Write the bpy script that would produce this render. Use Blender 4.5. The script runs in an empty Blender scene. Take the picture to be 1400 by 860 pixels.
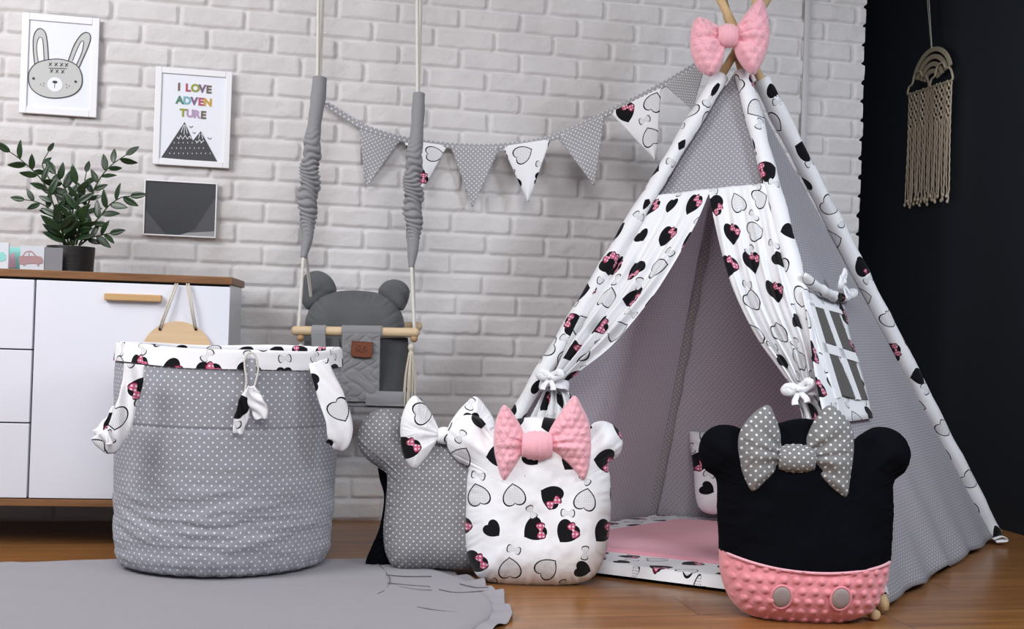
import bpy, bmesh, math, random
import numpy as np
from mathutils import Vector, Matrix

random.seed(7)
rng = np.random.RandomState(7)
C = bpy.context.scene.collection
sc = bpy.context.scene

# ------------------------------------------------------------------ camera
FPX, CAM_H = 1600.0, 0.69
YAW, ROLL, PITCH = math.radians(12.0), math.radians(1.95), 10 / 1600.0
def _rx(a):
    c, s = math.cos(a), math.sin(a); return np.array([[1, 0, 0], [0, c, -s], [0, s, c]])
def _rz(a):
    c, s = math.cos(a), math.sin(a); return np.array([[c, -s, 0], [s, c, 0], [0, 0, 1]])
RC = _rz(-YAW) @ _rx(math.pi / 2 + PITCH) @ _rz(ROLL)
CP = np.array([0, 0, CAM_H])
cam_d = bpy.data.cameras.new('camera'); cam = bpy.data.objects.new('camera', cam_d); C.objects.link(cam)
M4 = np.eye(4); M4[:3, :3] = RC; M4[:3, 3] = CP
cam.matrix_world = Matrix(M4.tolist())
cam_d.sensor_width = 36; cam_d.lens = 36 * FPX / 1400; cam_d.clip_start = 0.02
sc.camera = cam

# ------------------------------------------------------------------ world, lights, exposure
sc.view_settings.view_transform = 'Standard'; sc.view_settings.look = 'None'
sc.view_settings.gamma = 1; sc.view_settings.use_curve_mapping = False
sc.view_settings.exposure = 0.0
w = bpy.data.worlds.new('world'); sc.world = w; w.use_nodes = True
w.node_tree.nodes['Background'].inputs[0].default_value = (0.92, 0.93, 1.0, 1)
w.node_tree.nodes['Background'].inputs[1].default_value = 0.26

def area(name, loc, target, sx, sy, power, col, spread=180):
    l = bpy.data.lights.new(name, 'AREA'); l.shape = 'RECTANGLE'; l.size = sx; l.size_y = sy
    l.energy = power; l.color = col
    l.spread = math.radians(spread)
    o = bpy.data.objects.new(name, l); C.objects.link(o); o.location = loc
    o.rotation_euler = (Vector(target) - Vector(loc)).to_track_quat('-Z', 'Y').to_euler()
    return o
area('window_light', (-1.75, 2.2, 2.05), (0.0, 3.9, 0.8), 1.1, 1.0, 49, (0.96, 0.97, 1.0))
area('room_fill_light', (0.25, 0.45, 2.25), (0.9, 2.9, 0.15), 1.6, 0.9, 23, (0.98, 0.98, 1.0), 105)  # added fill lamp above the camera, lifts the front objects more than the bricks
area('right_window_light', (2.40, 0.9, 2.0), (1.85, 3.1, 0.7), 0.6, 0.8, 17, (0.80, 0.89, 1.0), 100)

# ------------------------------------------------------------------ points
def ray(x, y): return RC @ np.array([(x - 700) / FPX, (430 - y) / FPX, -1.0])
def fl(x, y, z=0.0):
    d = ray(x, y); return CP + d * (z - CAM_H) / d[2]
def at(x, y, Z): return CP + ray(x, y) * Z
def wy(x, y, Y):
    d = ray(x, y); return CP + d * Y / d[1]
def unit(v): v = np.array(v, float); return v / np.linalg.norm(v)
WALL = 3.978
class Plane:
    def __init__(s, o, u, v):
        s.o = np.array(o, float); s.u = unit(u); s.v = np.array(v, float)
        s.v = unit(s.v - s.u * np.dot(s.v, s.u)); s.n = np.cross(s.u, s.v)
    def px(s, x, y):
        d = ray(x, y); t = np.dot(s.o - CP, s.n) / np.dot(d, s.n); p = CP + d * t - s.o
        return np.array([np.dot(p, s.u), np.dot(p, s.v)])
    def w(s, a, b, h=0.0): return s.o + s.u * a + s.v * b + s.n * h
    def W(s, ab, h):
        ab = np.asarray(ab); h = np.asarray(h)
        return s.o + ab[..., 0:1] * s.u + ab[..., 1:2] * s.v + h[..., None] * s.n
def facing(o, yaw=-12.0, lean=0.0):
    a = math.radians(yaw); u = np.array([math.cos(a), math.sin(a), 0])
    back = np.array([-math.sin(a), math.cos(a), 0])
    l = math.radians(lean)
    return Plane(o, u, np.array([0, 0, 1]) * math.cos(l) + back * math.sin(l))

# ------------------------------------------------------------------ node maths
class S:
    def __init__(s, t, k): s.t = t; s.k = k
    def _o(s, op, *a):
        n = s.t.nodes.new('ShaderNodeMath'); n.operation = op
        for i, q in enumerate((s,) + a):
            if isinstance(q, S): s.t.links.new(q.k, n.inputs[i])
            else: n.inputs[i].default_value = q
        return S(s.t, n.outputs[0])
    def __add__(s, b): return s._o('ADD', b)
    __radd__ = __add__
    def __mul__(s, b): return s._o('MULTIPLY', b)
    __rmul__ = __mul__
    def __sub__(s, b): return s._o('SUBTRACT', b)
    def __rsub__(s, b): return (s * -1.0) + b
    def __lt__(s, b): return s._o('LESS_THAN', b)
    def __gt__(s, b): return s._o('GREATER_THAN', b)
    def floor(s): return s._o('FLOOR')
    def fract(s): return s._o('FRACT')
    def abs(s): return s._o('ABSOLUTE')
    def sqrt(s): return s._o('SQRT')
    def sin(s): return s._o('SINE')
    def cos(s): return s._o('COSINE')
    def mod(s, b): return s._o('FLOORED_MODULO', b)
    def max(s, b): return s._o('MAXIMUM', b)
    def min(s, b): return s._o('MINIMUM', b)
def mix(t, f, a, b):
    n = t.nodes.new('ShaderNodeMix'); n.data_type = 'RGBA'
    if isinstance(f, S): t.links.new(f.k, n.inputs[0])
    else: n.inputs[0].default_value = f
    for q, i in ((a, 6), (b, 7)):
        if isinstance(q, tuple): n.inputs[i].default_value = (q + (1,))[:4]
        else: t.links.new(q, n.inputs[i])
    return n.outputs[2]
def base_mat(name, col=(.8, .8, .8), rough=.9, sheen=0.0, spec=.3, coat=0.0, metal=0.0):
    m = bpy.data.materials.new(name); m.use_nodes = True
    b = m.node_tree.nodes['Principled BSDF']
    b.inputs['Base Color'].default_value = tuple(col) + (1,)
    b.inputs['Roughness'].default_value = rough
    b.inputs['Specular IOR Level'].default_value = spec
    b.inputs['Metallic'].default_value = metal
    if sheen: b.inputs['Sheen Weight'].default_value = sheen; b.inputs['Sheen Roughness'].default_value = .5
    if coat: b.inputs['Coat Weight'].default_value = coat
    return m, m.node_tree, b
def uvs(t, kind='UV'):
    n = t.nodes.new('ShaderNodeTexCoord'); sep = t.nodes.new('ShaderNodeSeparateXYZ')
    t.links.new(n.outputs[kind], sep.inputs[0]); return S(t, sep.outputs[0]), S(t, sep.outputs[1]), n.outputs[kind]
def bump(t, b, h, strength=.3, dist=.002):
    n = t.nodes.new('ShaderNodeBump'); n.inputs['Strength'].default_value = strength; n.inputs['Distance'].default_value = dist
    t.links.new(h, n.inputs['Height']); t.links.new(n.outputs[0], b.inputs['Normal'])
def noise(t, vec, scale, detail=4, rough=.6):
    n = t.nodes.new('ShaderNodeTexNoise'); n.inputs['Scale'].default_value = scale
    n.inputs['Detail'].default_value = detail; n.inputs['Roughness'].default_value = rough
    if vec is not None: t.links.new(vec, n.inputs['Vector'])
    return n
def ramp(t, fac, stops):
    n = t.nodes.new('ShaderNodeValToRGB'); cr = n.color_ramp
    while len(cr.elements) < len(stops): cr.elements.new(.5)
    for e, (p, c) in zip(cr.elements, stops): e.position = p; e.color = tuple(c) + (1,)
    t.links.new(fac, n.inputs[0]); return n.outputs[0]
def translucent(m, t, b, amt, colsock=None, col=(.8, .8, .8)):
    tr = t.nodes.new('ShaderNodeBsdfTranslucent'); mx = t.nodes.new('ShaderNodeMixShader'); mx.inputs[0].default_value = amt
    if colsock is not None: t.links.new(colsock, tr.inputs[0])
    else: tr.inputs[0].default_value = tuple(col) + (1,)
    out = t.nodes['Material Output']
    t.links.new(b.outputs[0], mx.inputs[1]); t.links.new(tr.outputs[0], mx.inputs[2]); t.links.new(mx.outputs[0], out.inputs[0])

def cloth(name, col, rough=.95, wr=.25, sheen=.15, spec=.15, scale=45, trans=0):
    m, t, b = base_mat(name, col, rough, sheen, spec)
    tc = t.nodes.new('ShaderNodeTexCoord')
    n = noise(t, tc.outputs['Object'], scale, 5, .6)
    bump(t, b, n.outputs[0], wr, .004)
    if trans: translucent(m, t, b, trans, col=col)
    return m
def polka(name, ground, dot, pitch, rad, trans=0.0, wr=.2):
    m, t, b = base_mat(name, ground, .9, .1, .15)
    u, v, vec = uvs(t)
    def d(ox, oy):
        a = (u * (1 / pitch) + ox).fract() - .5; c = (v * (1 / pitch) + oy).fract() - .5
        return (a * a + c * c).sqrt() < rad / pitch
    k = d(0.0, 0.0).max(d(.5, .5))
    col = mix(t, k, ground, dot); t.links.new(col, b.inputs['Base Color'])
    tc = t.nodes.new('ShaderNodeTexCoord'); n = noise(t, tc.outputs['Object'], 40, 5, .6)
    bump(t, b, n.outputs[0], wr, .004)
    if trans: translucent(m, t, b, trans, col)
    return m

PINK, MAROON, BLACK, WHITE = (.55, .10, .20), (.10, .005, .02), (.006, .006, .008), (.84, .84, .86)
def print_mat(name, cell=.094, trans=0.0, white=WHITE, seed=0.0):
    """white cotton with hearts, bows and dotted hearts, motifs placed per cell of a staggered lattice (UV in metres)"""
    m, t, b = base_mat(name, white, .9, .1, .15)
    u, v, vec = uvs(t)
    def cells(ox, oy, sd):
        gy = v * (1 / cell) + (oy + seed); row = gy.floor()
        gx = u * (1 / cell) + row.mod(2.0) * .5 + (ox + seed); col = gx.floor()
        lx = gx.fract() - .5; ly = gy.fract() - .5
        wn = t.nodes.new('ShaderNodeTexWhiteNoise'); wn.noise_dimensions = '3D'
        cb = t.nodes.new('ShaderNodeCombineXYZ'); t.links.new(col.k, cb.inputs[0]); t.links.new(row.k, cb.inputs[1]); cb.inputs[2].default_value = sd
        t.links.new(cb.outputs[0], wn.inputs['Vector'])
        sp = t.nodes.new('ShaderNodeSeparateColor'); t.links.new(wn.outputs['Color'], sp.inputs[0])
        return lx, ly, S(t, wn.outputs['Value']), S(t, sp.outputs[0]), S(t, sp.outputs[1]), S(t, sp.outputs[2])
    def rot(x, y, a):
        c, s = a.cos(), a.sin(); return x * c - y * s, x * s + y * c
    def heart(x, y):
        q = x * x + y * y - 1.0
        return ((q * q * q) - (x * x * y * y * y)) < 0.0
    def bow(x, y):
        k = (1.0 - x * x).max(0.0).sqrt()
        return (y.abs() < ((x.abs() * .95 + .10) * k)).max((x * x + y * y).sqrt() < .20)
    lx, ly, val, r, g, h = cells(0.0, 0.0, 1.0)
    x, y = rot(lx + (g - .5) * .10, ly + (h - .5) * .10, r * 6.283)
    isA = val < .40; isB = (val > .40) * (val < .74); isC = val > .74
    hbig = heart(x * 3.5, y * 3.5)
    hin = heart(x * 3.95, y * 3.95 - .02)
    hsm = heart(x * 4.7, y * 4.7)
    # hearts
    colr = mix(t, isA * hbig, white, BLACK)
    colr = mix(t, isC * hsm, colr, BLACK)
    colr = mix(t, isB * hbig, colr, BLACK)
    dots = (((u * 300.0).fract() - .5).abs() < .22) * (((v * 300.0).fract() - .5).abs() < .22)
    colr = mix(t, isB * hin, colr, white)
    colr = mix(t, isB * hin * dots, colr, (.12, .12, .13))
    # pink bow pinned on the black heart
    bx, by = rot(x - .12, y - .20, r * 0.0 + .5)
    colr = mix(t, isA * bow(bx * 4.3, by * 4.3), colr, MAROON)
    k2 = isA * bow(bx * 5.1, by * 5.1)
    colr = mix(t, k2, colr, PINK)
    dd = ((((u * 105.0).fract() - .5) * ((u * 105.0).fract() - .5) + ((v * 105.0).fract() - .5) * ((v * 105.0).fract() - .5)).sqrt() < .30)
    colr = mix(t, k2 * dd, colr, (.75, .6, .64))
    # little outlined bows in the gaps
    lx, ly, val, r, g, h = cells(.5, .5, 5.0)
    x, y = rot(lx + (g - .5) * .1, ly + (h - .5) * .1, r * 6.283)
    on = val < .62
    o1 = bow(x * 4.9, y * 4.9); o2 = bow(x * 5.8, y * 5.8)
    near = (x * x + y * y).sqrt() < .24
    colr = mix(t, on * near * o1, colr, (.03, .03, .035))
    colr = mix(t, on * near * o2, colr, white)
    colr = mix(t, on * near * o2 * dots, colr, (.2, .2, .21))
    t.links.new(colr, b.inputs['Base Color'])
    tc = t.nodes.new('ShaderNodeTexCoord'); n = noise(t, tc.outputs['Object'], 30, 5, .6)
    bump(t, b, n.outputs[0], .3, .005)
    if trans: translucent(m, t, b, trans, colr)
    return m
def wood(name, c1, c2, axis=0, scale=1.0, rough=.5, spec=.3):
    m, t, b = base_mat(name, c1, rough, 0, spec)
    tc = t.nodes.new('ShaderNodeTexCoord'); mp = t.nodes.new('ShaderNodeMapping')
    sc_ = [60 * scale] * 3; sc_[axis] = 3 * scale; mp.inputs['Scale'].default_value = sc_
    t.links.new(tc.outputs['Object'], mp.inputs[0])
    n = noise(t, mp.outputs[0], 1.0, 5, .65)
    col = ramp(t, n.outputs[0], [(.3, c1), (.7, c2)]); t.links.new(col, b.inputs['Base Color'])
    bump(t, b, n.outputs[0], .1, .001)
    return m

MAT = {}
MAT['print'] = print_mat('printed_cotton')
MAT['print_tent'] = print_mat('printed_tent_cotton', .105, .12, seed=3.0)
MAT['print_flag'] = print_mat('printed_flag_cotton', .105, seed=11.0)
MAT['polka'] = polka('grey_dotted_cotton', (.305, .31, .345), (.76, .76, .80), .0215, .0024)
MAT['polka_small'] = polka('grey_fine_dotted_cotton', (.235, .235, .245), (.72, .72, .74), .0185, .0021)
MAT['polka_bow'] = polka('grey_bow_cotton', (.20, .20, .20), (.72, .72, .72), .021, .0028)
MAT['polka_tent'] = polka('grey_tent_cotton', (.50, .485, .52), (.82, .82, .88), .0165, .0026, trans=.5)
MAT['polka_tent_lit'] = polka('lit_tent_cotton', (.66, .62, .67), (.88, .86, .90), .0165, .0024, trans=.5)  # paler copy of the tent cotton; brightness inside the tent put into its colour
MAT['polka_flag'] = polka('grey_flag_cotton', (.33, .33, .345), (.70, .70, .72), .0165, .0026)
MAT['black_cloth'] = cloth('black_cloth', (.0035, .004, .006), 1.0, .15, 0.0, .05)
MAT['white_cloth'] = cloth('white_cloth', (.78, .78, .80))
MAT['minky'] = cloth('pink_minky', (.84, .42, .48), .95, .3, .5, .1, 160)
MAT['minky_deep'] = cloth('pink_minky_deep', (.80, .30, .34), .95, .3, .35, .1, 160)
MAT['mat_pink'] = cloth('pink_mat_fleece', (.80, .36, .43), .95, .3, .4, .1, 160)
MAT['grey_cloth'] = cloth('grey_cotton', (.25, .25, .26), .95, .3)
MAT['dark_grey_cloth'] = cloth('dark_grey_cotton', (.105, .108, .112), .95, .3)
MAT['shadow_grey_cloth'] = cloth('shaded_grey_cotton', (.055, .056, .06), .95, .3)  # darkened copy of the dark grey cotton, shade on the swing's right side painted in
MAT['quilt'] = cloth('quilted_grey_cotton', (.22, .22, .225), .95, .2)
MAT['rug'] = cloth('rug_cotton', (.31, .295, .32), .95, .25, scale=14)
MAT['crease'] = cloth('crease_thread', (.13, .12, .13))
MAT['patch'] = cloth('grey_satin', (.36, .30, .29), .6)
MAT['rope'] = cloth('white_rope', (.70, .67, .62), .9, .8, scale=200)
MAT['macrame'] = cloth('cotton_cord', (.60, .50, .38), .9, .6, scale=200)
MAT['tassel'] = cloth('cream_yarn', (.62, .56, .46), .9, .8, scale=200)
MAT['leather'] = cloth('brown_leather', (.15, .04, .015), .5, .3, 0, .4, 120)
MAT['leather_dark'] = cloth('embossed_leather', (.035, .012, .006), .5)
MAT['wood_light'] = wood('birch_wood', (.50, .33, .17), (.62, .44, .25), 2)
MAT['wood_bar'] = wood('beech_dowel', (.52, .38, .23), (.62, .48, .31), 0)
MAT['wood_bead'] = wood('wooden_bead', (.32, .19, .09), (.45, .28, .15), 0)
MAT['wood_disc'] = wood('plywood_disc', (.60, .42, .25), (.70, .52, .33), 0)
MAT['wood_top'] = wood('oak_top', (.15, .065, .025), (.30, .15, .07), 0, .7)
MAT['handle'] = wood('oak_handle', (.50, .30, .13), (.62, .40, .20), 0)
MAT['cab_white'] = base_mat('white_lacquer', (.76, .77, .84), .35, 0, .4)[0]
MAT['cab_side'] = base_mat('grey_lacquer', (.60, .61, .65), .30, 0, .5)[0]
MAT['dark_gap'] = base_mat('cabinet_dark', (.03, .03, .03), .8)[0]
MAT['frame_white'] = base_mat('white_frame_paint', (.78, .78, .80), .45)[0]
MAT['paper'] = base_mat('poster_paper', (.74, .76, .82), .35)[0]
MAT['ink'] = base_mat('dark_ink', (.035, .035, .04), .5)[0]
MAT['ink_grey'] = base_mat('grey_ink', (.50, .50, .49), .5)[0]
MAT['mount'] = base_mat('mountain_ink', (.055, .055, .06), .5)[0]
MAT['facet1'] = base_mat('dark_grey_facet', (.045, .047, .052), .35)[0]
MAT['facet2'] = base_mat('mid_grey_facet', (.085, .087, .094), .35)[0]
MAT['facet3'] = base_mat('light_grey_facet', (.30, .31, .33), .35)[0]
MAT['pot'] = base_mat('black_ceramic', (.012, .012, .014), .4, 0, .5)[0]
MAT['soil'] = cloth('potting_soil', (.03, .02, .012))
MAT['stem'] = base_mat('plant_stem', (.035, .055, .02), .5)[0]
m, t, b = base_mat('glossy_leaf', (.02, .05, .015), .35, 0, .5)
tc = t.nodes.new('ShaderNodeTexCoord'); n_ = noise(t, tc.outputs['Object'], 18, 3)
t.links.new(ramp(t, n_.outputs[0], [(.3, (.005, .016, .005)), (.75, (.018, .05, .012))]), b.inputs['Base Color'])
MAT['leaf'] = m
MAT['card'] = base_mat('pale_card', (.62, .65, .70), .4)[0]
MAT['card_grey'] = base_mat('grey_card', (.25, .25, .27), .4)[0]
MAT['teal'] = base_mat('mint_print', (.28, .62, .58), .4)[0]
MAT['rose'] = base_mat('dusty_rose_print', (.42, .26, .27), .4)[0]
MAT['rose_light'] = base_mat('rose_print', (.66, .42, .52), .4)[0]
MAT['cable'] = base_mat('grey_cable_cover', (.50, .485, .49), .5)[0]
MAT['rainbow'] = wood('pale_ply', (.42, .37, .27), (.52, .46, .34), 2)
MAT['metal'] = base_mat('dull_metal', (.5, .5, .5), .35, metal=1)[0]
MAT['mesh_pane'] = cloth('grey_window_cloth', (.085, .08, .078))
MAT['nail'] = base_mat('dark_nail', (.03, .03, .03), .4)[0]

# ------------------------------------------------------------------ object helpers
ORG = {}
def tag(o, label=None, cat=None, group=None, kind=None):
    if label: o['label'] = label
    if cat: o['category'] = cat
    if group: o['group'] = group
    if kind: o['kind'] = kind
    return o
def thing(name, loc, label, cat, group=None):
    o = bpy.data.objects.new(name, None); C.objects.link(o); o.location = tuple(loc); o.empty_display_size = .05
    ORG[o.name] = np.array(loc, float); return tag(o, label, cat, group)
def obj(name, geo, mat, parent=None, smooth=True, origin=None):
    V, Fc, UV = (geo + (None,))[:3] if len(geo) == 2 else geo[:3]
    V = np.asarray(V, float)
    if parent is not None: org = ORG[parent.name]
    elif origin is not None: org = np.asarray(origin, float)
    else: org = np.array([V[:, 0].mean(), V[:, 1].mean(), V[:, 2].min()])
    me = bpy.data.meshes.new(name)
    me.from_pydata((V - org).tolist(), [], [tuple(int(i) for i in f) for f in Fc])
    if smooth: me.polygons.foreach_set('use_smooth', [True] * len(me.polygons))
    if UV is not None:
        UV = np.asarray(UV, float); ul = me.uv_layers.new(name='UVMap')
        idx = np.empty(len(me.loops), int); me.loops.foreach_get('vertex_index', idx)
        ul.data.foreach_set('uv', UV[idx].astype(np.float32).ravel())
    mats = mat if isinstance(mat, list) else [mat]
    for q in mats: me.materials.append(MAT[q] if isinstance(q, str) else q)
    o = bpy.data.objects.new(name, me); C.objects.link(o)
    if parent is not None: o.parent = parent
    else: o.location = tuple(org)
    ORG[o.name] = org
    return o
def join(*gs):
    V, Fc, U = [], [], []; n = 0
    for g in gs:
        v = np.asarray(g[0], float); V.append(v); Fc += [tuple(i + n for i in f) for f in g[1]]
        U.append(np.asarray(g[2], float) if len(g) > 2 and g[2] is not None else v[:, [0, 2]] if True else None)
        n += len(v)
    return np.vstack(V), Fc, np.vstack(U)
def fix(g):
    """make normals consistent"""
    bm = bmesh.new(); vs = [bm.verts.new(tuple(v)) for v in g[0]]
    for f in g[1]:
        try: bm.faces.new([vs[i] for i in f])
        except ValueError: pass
    bmesh.ops.recalc_face_normals(bm, faces=bm.faces); bm.verts.index_update()
    F2 = [tuple(v.index for v in f.verts) for f in bm.faces]; bm.free()
    return g[0], F2, g[2] if len(g) > 2 else None
def box(c, s, bev=.002, rz=0.0, R=None, seg=2):
    bm = bmesh.new(); bmesh.ops.create_cube(bm, size=1)
    for v in bm.verts: v.co = Vector((v.co.x * s[0], v.co.y * s[1], v.co.z * s[2]))
    if bev: bmesh.ops.bevel(bm, geom=list(bm.edges), offset=min(bev, min(s) * .45), segments=seg, affect='EDGES', profile=.5)
    V = np.array([v.co[:] for v in bm.verts]); bm.verts.index_update(); Fc = [tuple(v.index for v in f.verts) for f in bm.faces]; bm.free()
    UV = np.stack([V[:, 0] + V[:, 1], V[:, 2]], 1)
    R = _rz(rz) if R is None else np.asarray(R)
    return V @ R.T + np.asarray(c, float), Fc, UV
def pbox(pl, a0, a1, b0, b1, h0, h1, bev=.001):
    g = box(((a0 + a1) / 2, (b0 + b1) / 2, (h0 + h1) / 2), (a1 - a0, b1 - b0, h1 - h0), bev)
    V = g[0]; return pl.W(V[:, :2], V[:, 2]), g[1], V[:, :2].copy()
def smooth_path(P, n, closed=False):
    P = np.asarray(P, float); k = len(P)
    out = []
    segs = k if closed else k - 1
    for i in range(segs):
        p0 = P[(i - 1) % k] if closed or i > 0 else 2 * P[0] - P[1]
        p1 = P[i]; p2 = P[(i + 1) % k]
        p3 = P[(i + 2) % k] if closed or i + 2 < k else 2 * P[-1] - P[-2]
        for s in np.linspace(0, 1, 12, endpoint=False):
            out.append(.5 * ((2 * p1) + (-p0 + p2) * s + (2 * p0 - 5 * p1 + 4 * p2 - p3) * s * s + (-p0 + 3 * p1 - 3 * p2 + p3) * s ** 3))
    out.append(P[0] if closed else P[-1])
    return resample(np.array(out), n, closed)
def resample(Q, n, closed=False):
    d = np.concatenate([[0], np.cumsum(np.linalg.norm(np.diff(Q, axis=0), axis=1))])
    s = np.linspace(0, d[-1], n + 1 if closed else n)
    R_ = np.stack([np.interp(s, d, Q[:, k]) for k in range(Q.shape[1])], 1)
    return R_[:-1] if closed else R_
def tube(P, r, n=12, caps=True, flat=None, ref=(0, 0, 1)):
    """sweep a ring; r scalar or per-point; flat=(sx, sy) section scale"""
    P = np.asarray(P, float); k = len(P); r = np.broadcast_to(np.asarray(r, float), (k,))
    T = np.gradient(P, axis=0); T /= np.linalg.norm(T, axis=1)[:, None] + 1e-12
    ref = np.array(ref, float)
    if abs(np.dot(T[0], ref)) > .95: ref = np.array([1.0, 0, 0])
    A = unit(np.cross(T[0], ref)); V = []; L = 0; UV = []
    fx, fy = flat if flat else (1, 1)
    for i in range(k):
        A = unit(A - T[i] * np.dot(A, T[i])); B = np.cross(T[i], A)
        if i: L += np.linalg.norm(P[i] - P[i - 1])
        for j in range(n):
            a = 2 * math.pi * j / n
            V.append(P[i] + r[i] * (fx * math.cos(a) * A + fy * math.sin(a) * B))
            UV.append((abs(a - math.pi) * max(r.max(), .004) * (fx + fy) / 2, L))
    Fc = [(i * n + j, i * n + (j + 1) % n, (i + 1) * n + (j + 1) % n, (i + 1) * n + j) for i in range(k - 1) for j in range(n)]
    if caps:
        Fc.append(tuple(range(n - 1, -1, -1))); Fc.append(tuple((k - 1) * n + j for j in range(n)))
    return np.array(V), Fc, np.array(UV)
def grid(Pn, UV, closeu=False):
    """Pn (rows, cols, 3)"""
    r, c = Pn.shape[:2]; cc = c if closeu else c - 1
    Fc = [(i * c + j, i * c + (j + 1) % c, (i + 1) * c + (j + 1) % c, (i + 1) * c + j) for i in range(r - 1) for j in range(cc)]
    return Pn.reshape(-1, 3), Fc, UV.reshape(-1, 2)
def solid(g, th):
    """thicken an open grid surface by a thickness along vertex normals"""
    V, Fc, UV = g; N = np.zeros_like(V)
    F4 = np.array([f for f in Fc if len(f) == 4])
    n = np.cross(V[F4[:, 2]] - V[F4[:, 0]], V[F4[:, 3]] - V[F4[:, 1]])
    for k in range(4): np.add.at(N, F4[:, k], n)
    N /= np.linalg.norm(N, axis=1)[:, None] + 1e-12
    k = len(V); V2 = np.vstack([V + N * th / 2, V - N * th / 2])
    F2 = list(Fc) + [tuple(i + k for i in reversed(f)) for f in Fc]
    cnt = {}
    for f in Fc:
        for a, b_ in zip(f, f[1:] + f[:1]):
            cnt[(a, b_)] = 1
    for (a, b_) in cnt:
        if (b_, a) not in cnt: F2.append((b_, a, a + k, b_ + k))
    return V2, F2, np.vstack([UV, UV])
def prism(pl, ab, h0, h1):
    ab = np.asarray(ab, float); n = len(ab)
    A = 0.5 * sum(ab[i][0] * ab[(i + 1) % n][1] - ab[(i + 1) % n][0] * ab[i][1] for i in range(n))
    if A < 0: ab = ab[::-1]
    V = np.vstack([pl.W(ab, np.full(n, h0)), pl.W(ab, np.full(n, h1))])
    Fc = [tuple(range(n - 1, -1, -1)), tuple(range(n, 2 * n))] + [(i, (i + 1) % n, n + (i + 1) % n, n + i) for i in range(n)]
    return V, Fc, np.vstack([ab, ab])
def pts(pl, L): return np.array([pl.px(x, y) for x, y in L])
def ell(c, rx, ry, n=32, a0=0, rot=0):
    th = np.linspace(0, 2 * math.pi, n, endpoint=False) + a0
    x, y = rx * np.cos(th), ry * np.sin(th); cr, sr = math.cos(rot), math.sin(rot)
    return np.stack([c[0] + x * cr - y * sr, c[1] + x * sr + y * cr], 1)
def fbm(x, y, sd=0, octv=4):
    """cheap smooth noise from sines"""
    r = np.random.RandomState(sd); out = 0; amp = 1.0; f = 1.0
    for _ in range(octv):
        for _k in range(4):
            a = r.rand() * 6.283; p = r.rand() * 6.283
            out = out + amp * .5 * np.sin((x * math.cos(a) + y * math.sin(a)) * f + p + 1.3 * np.sin((y * math.cos(a) - x * math.sin(a)) * f * .7 + p * 2))
        amp *= .5; f *= 2.1
    return out / 3
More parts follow.
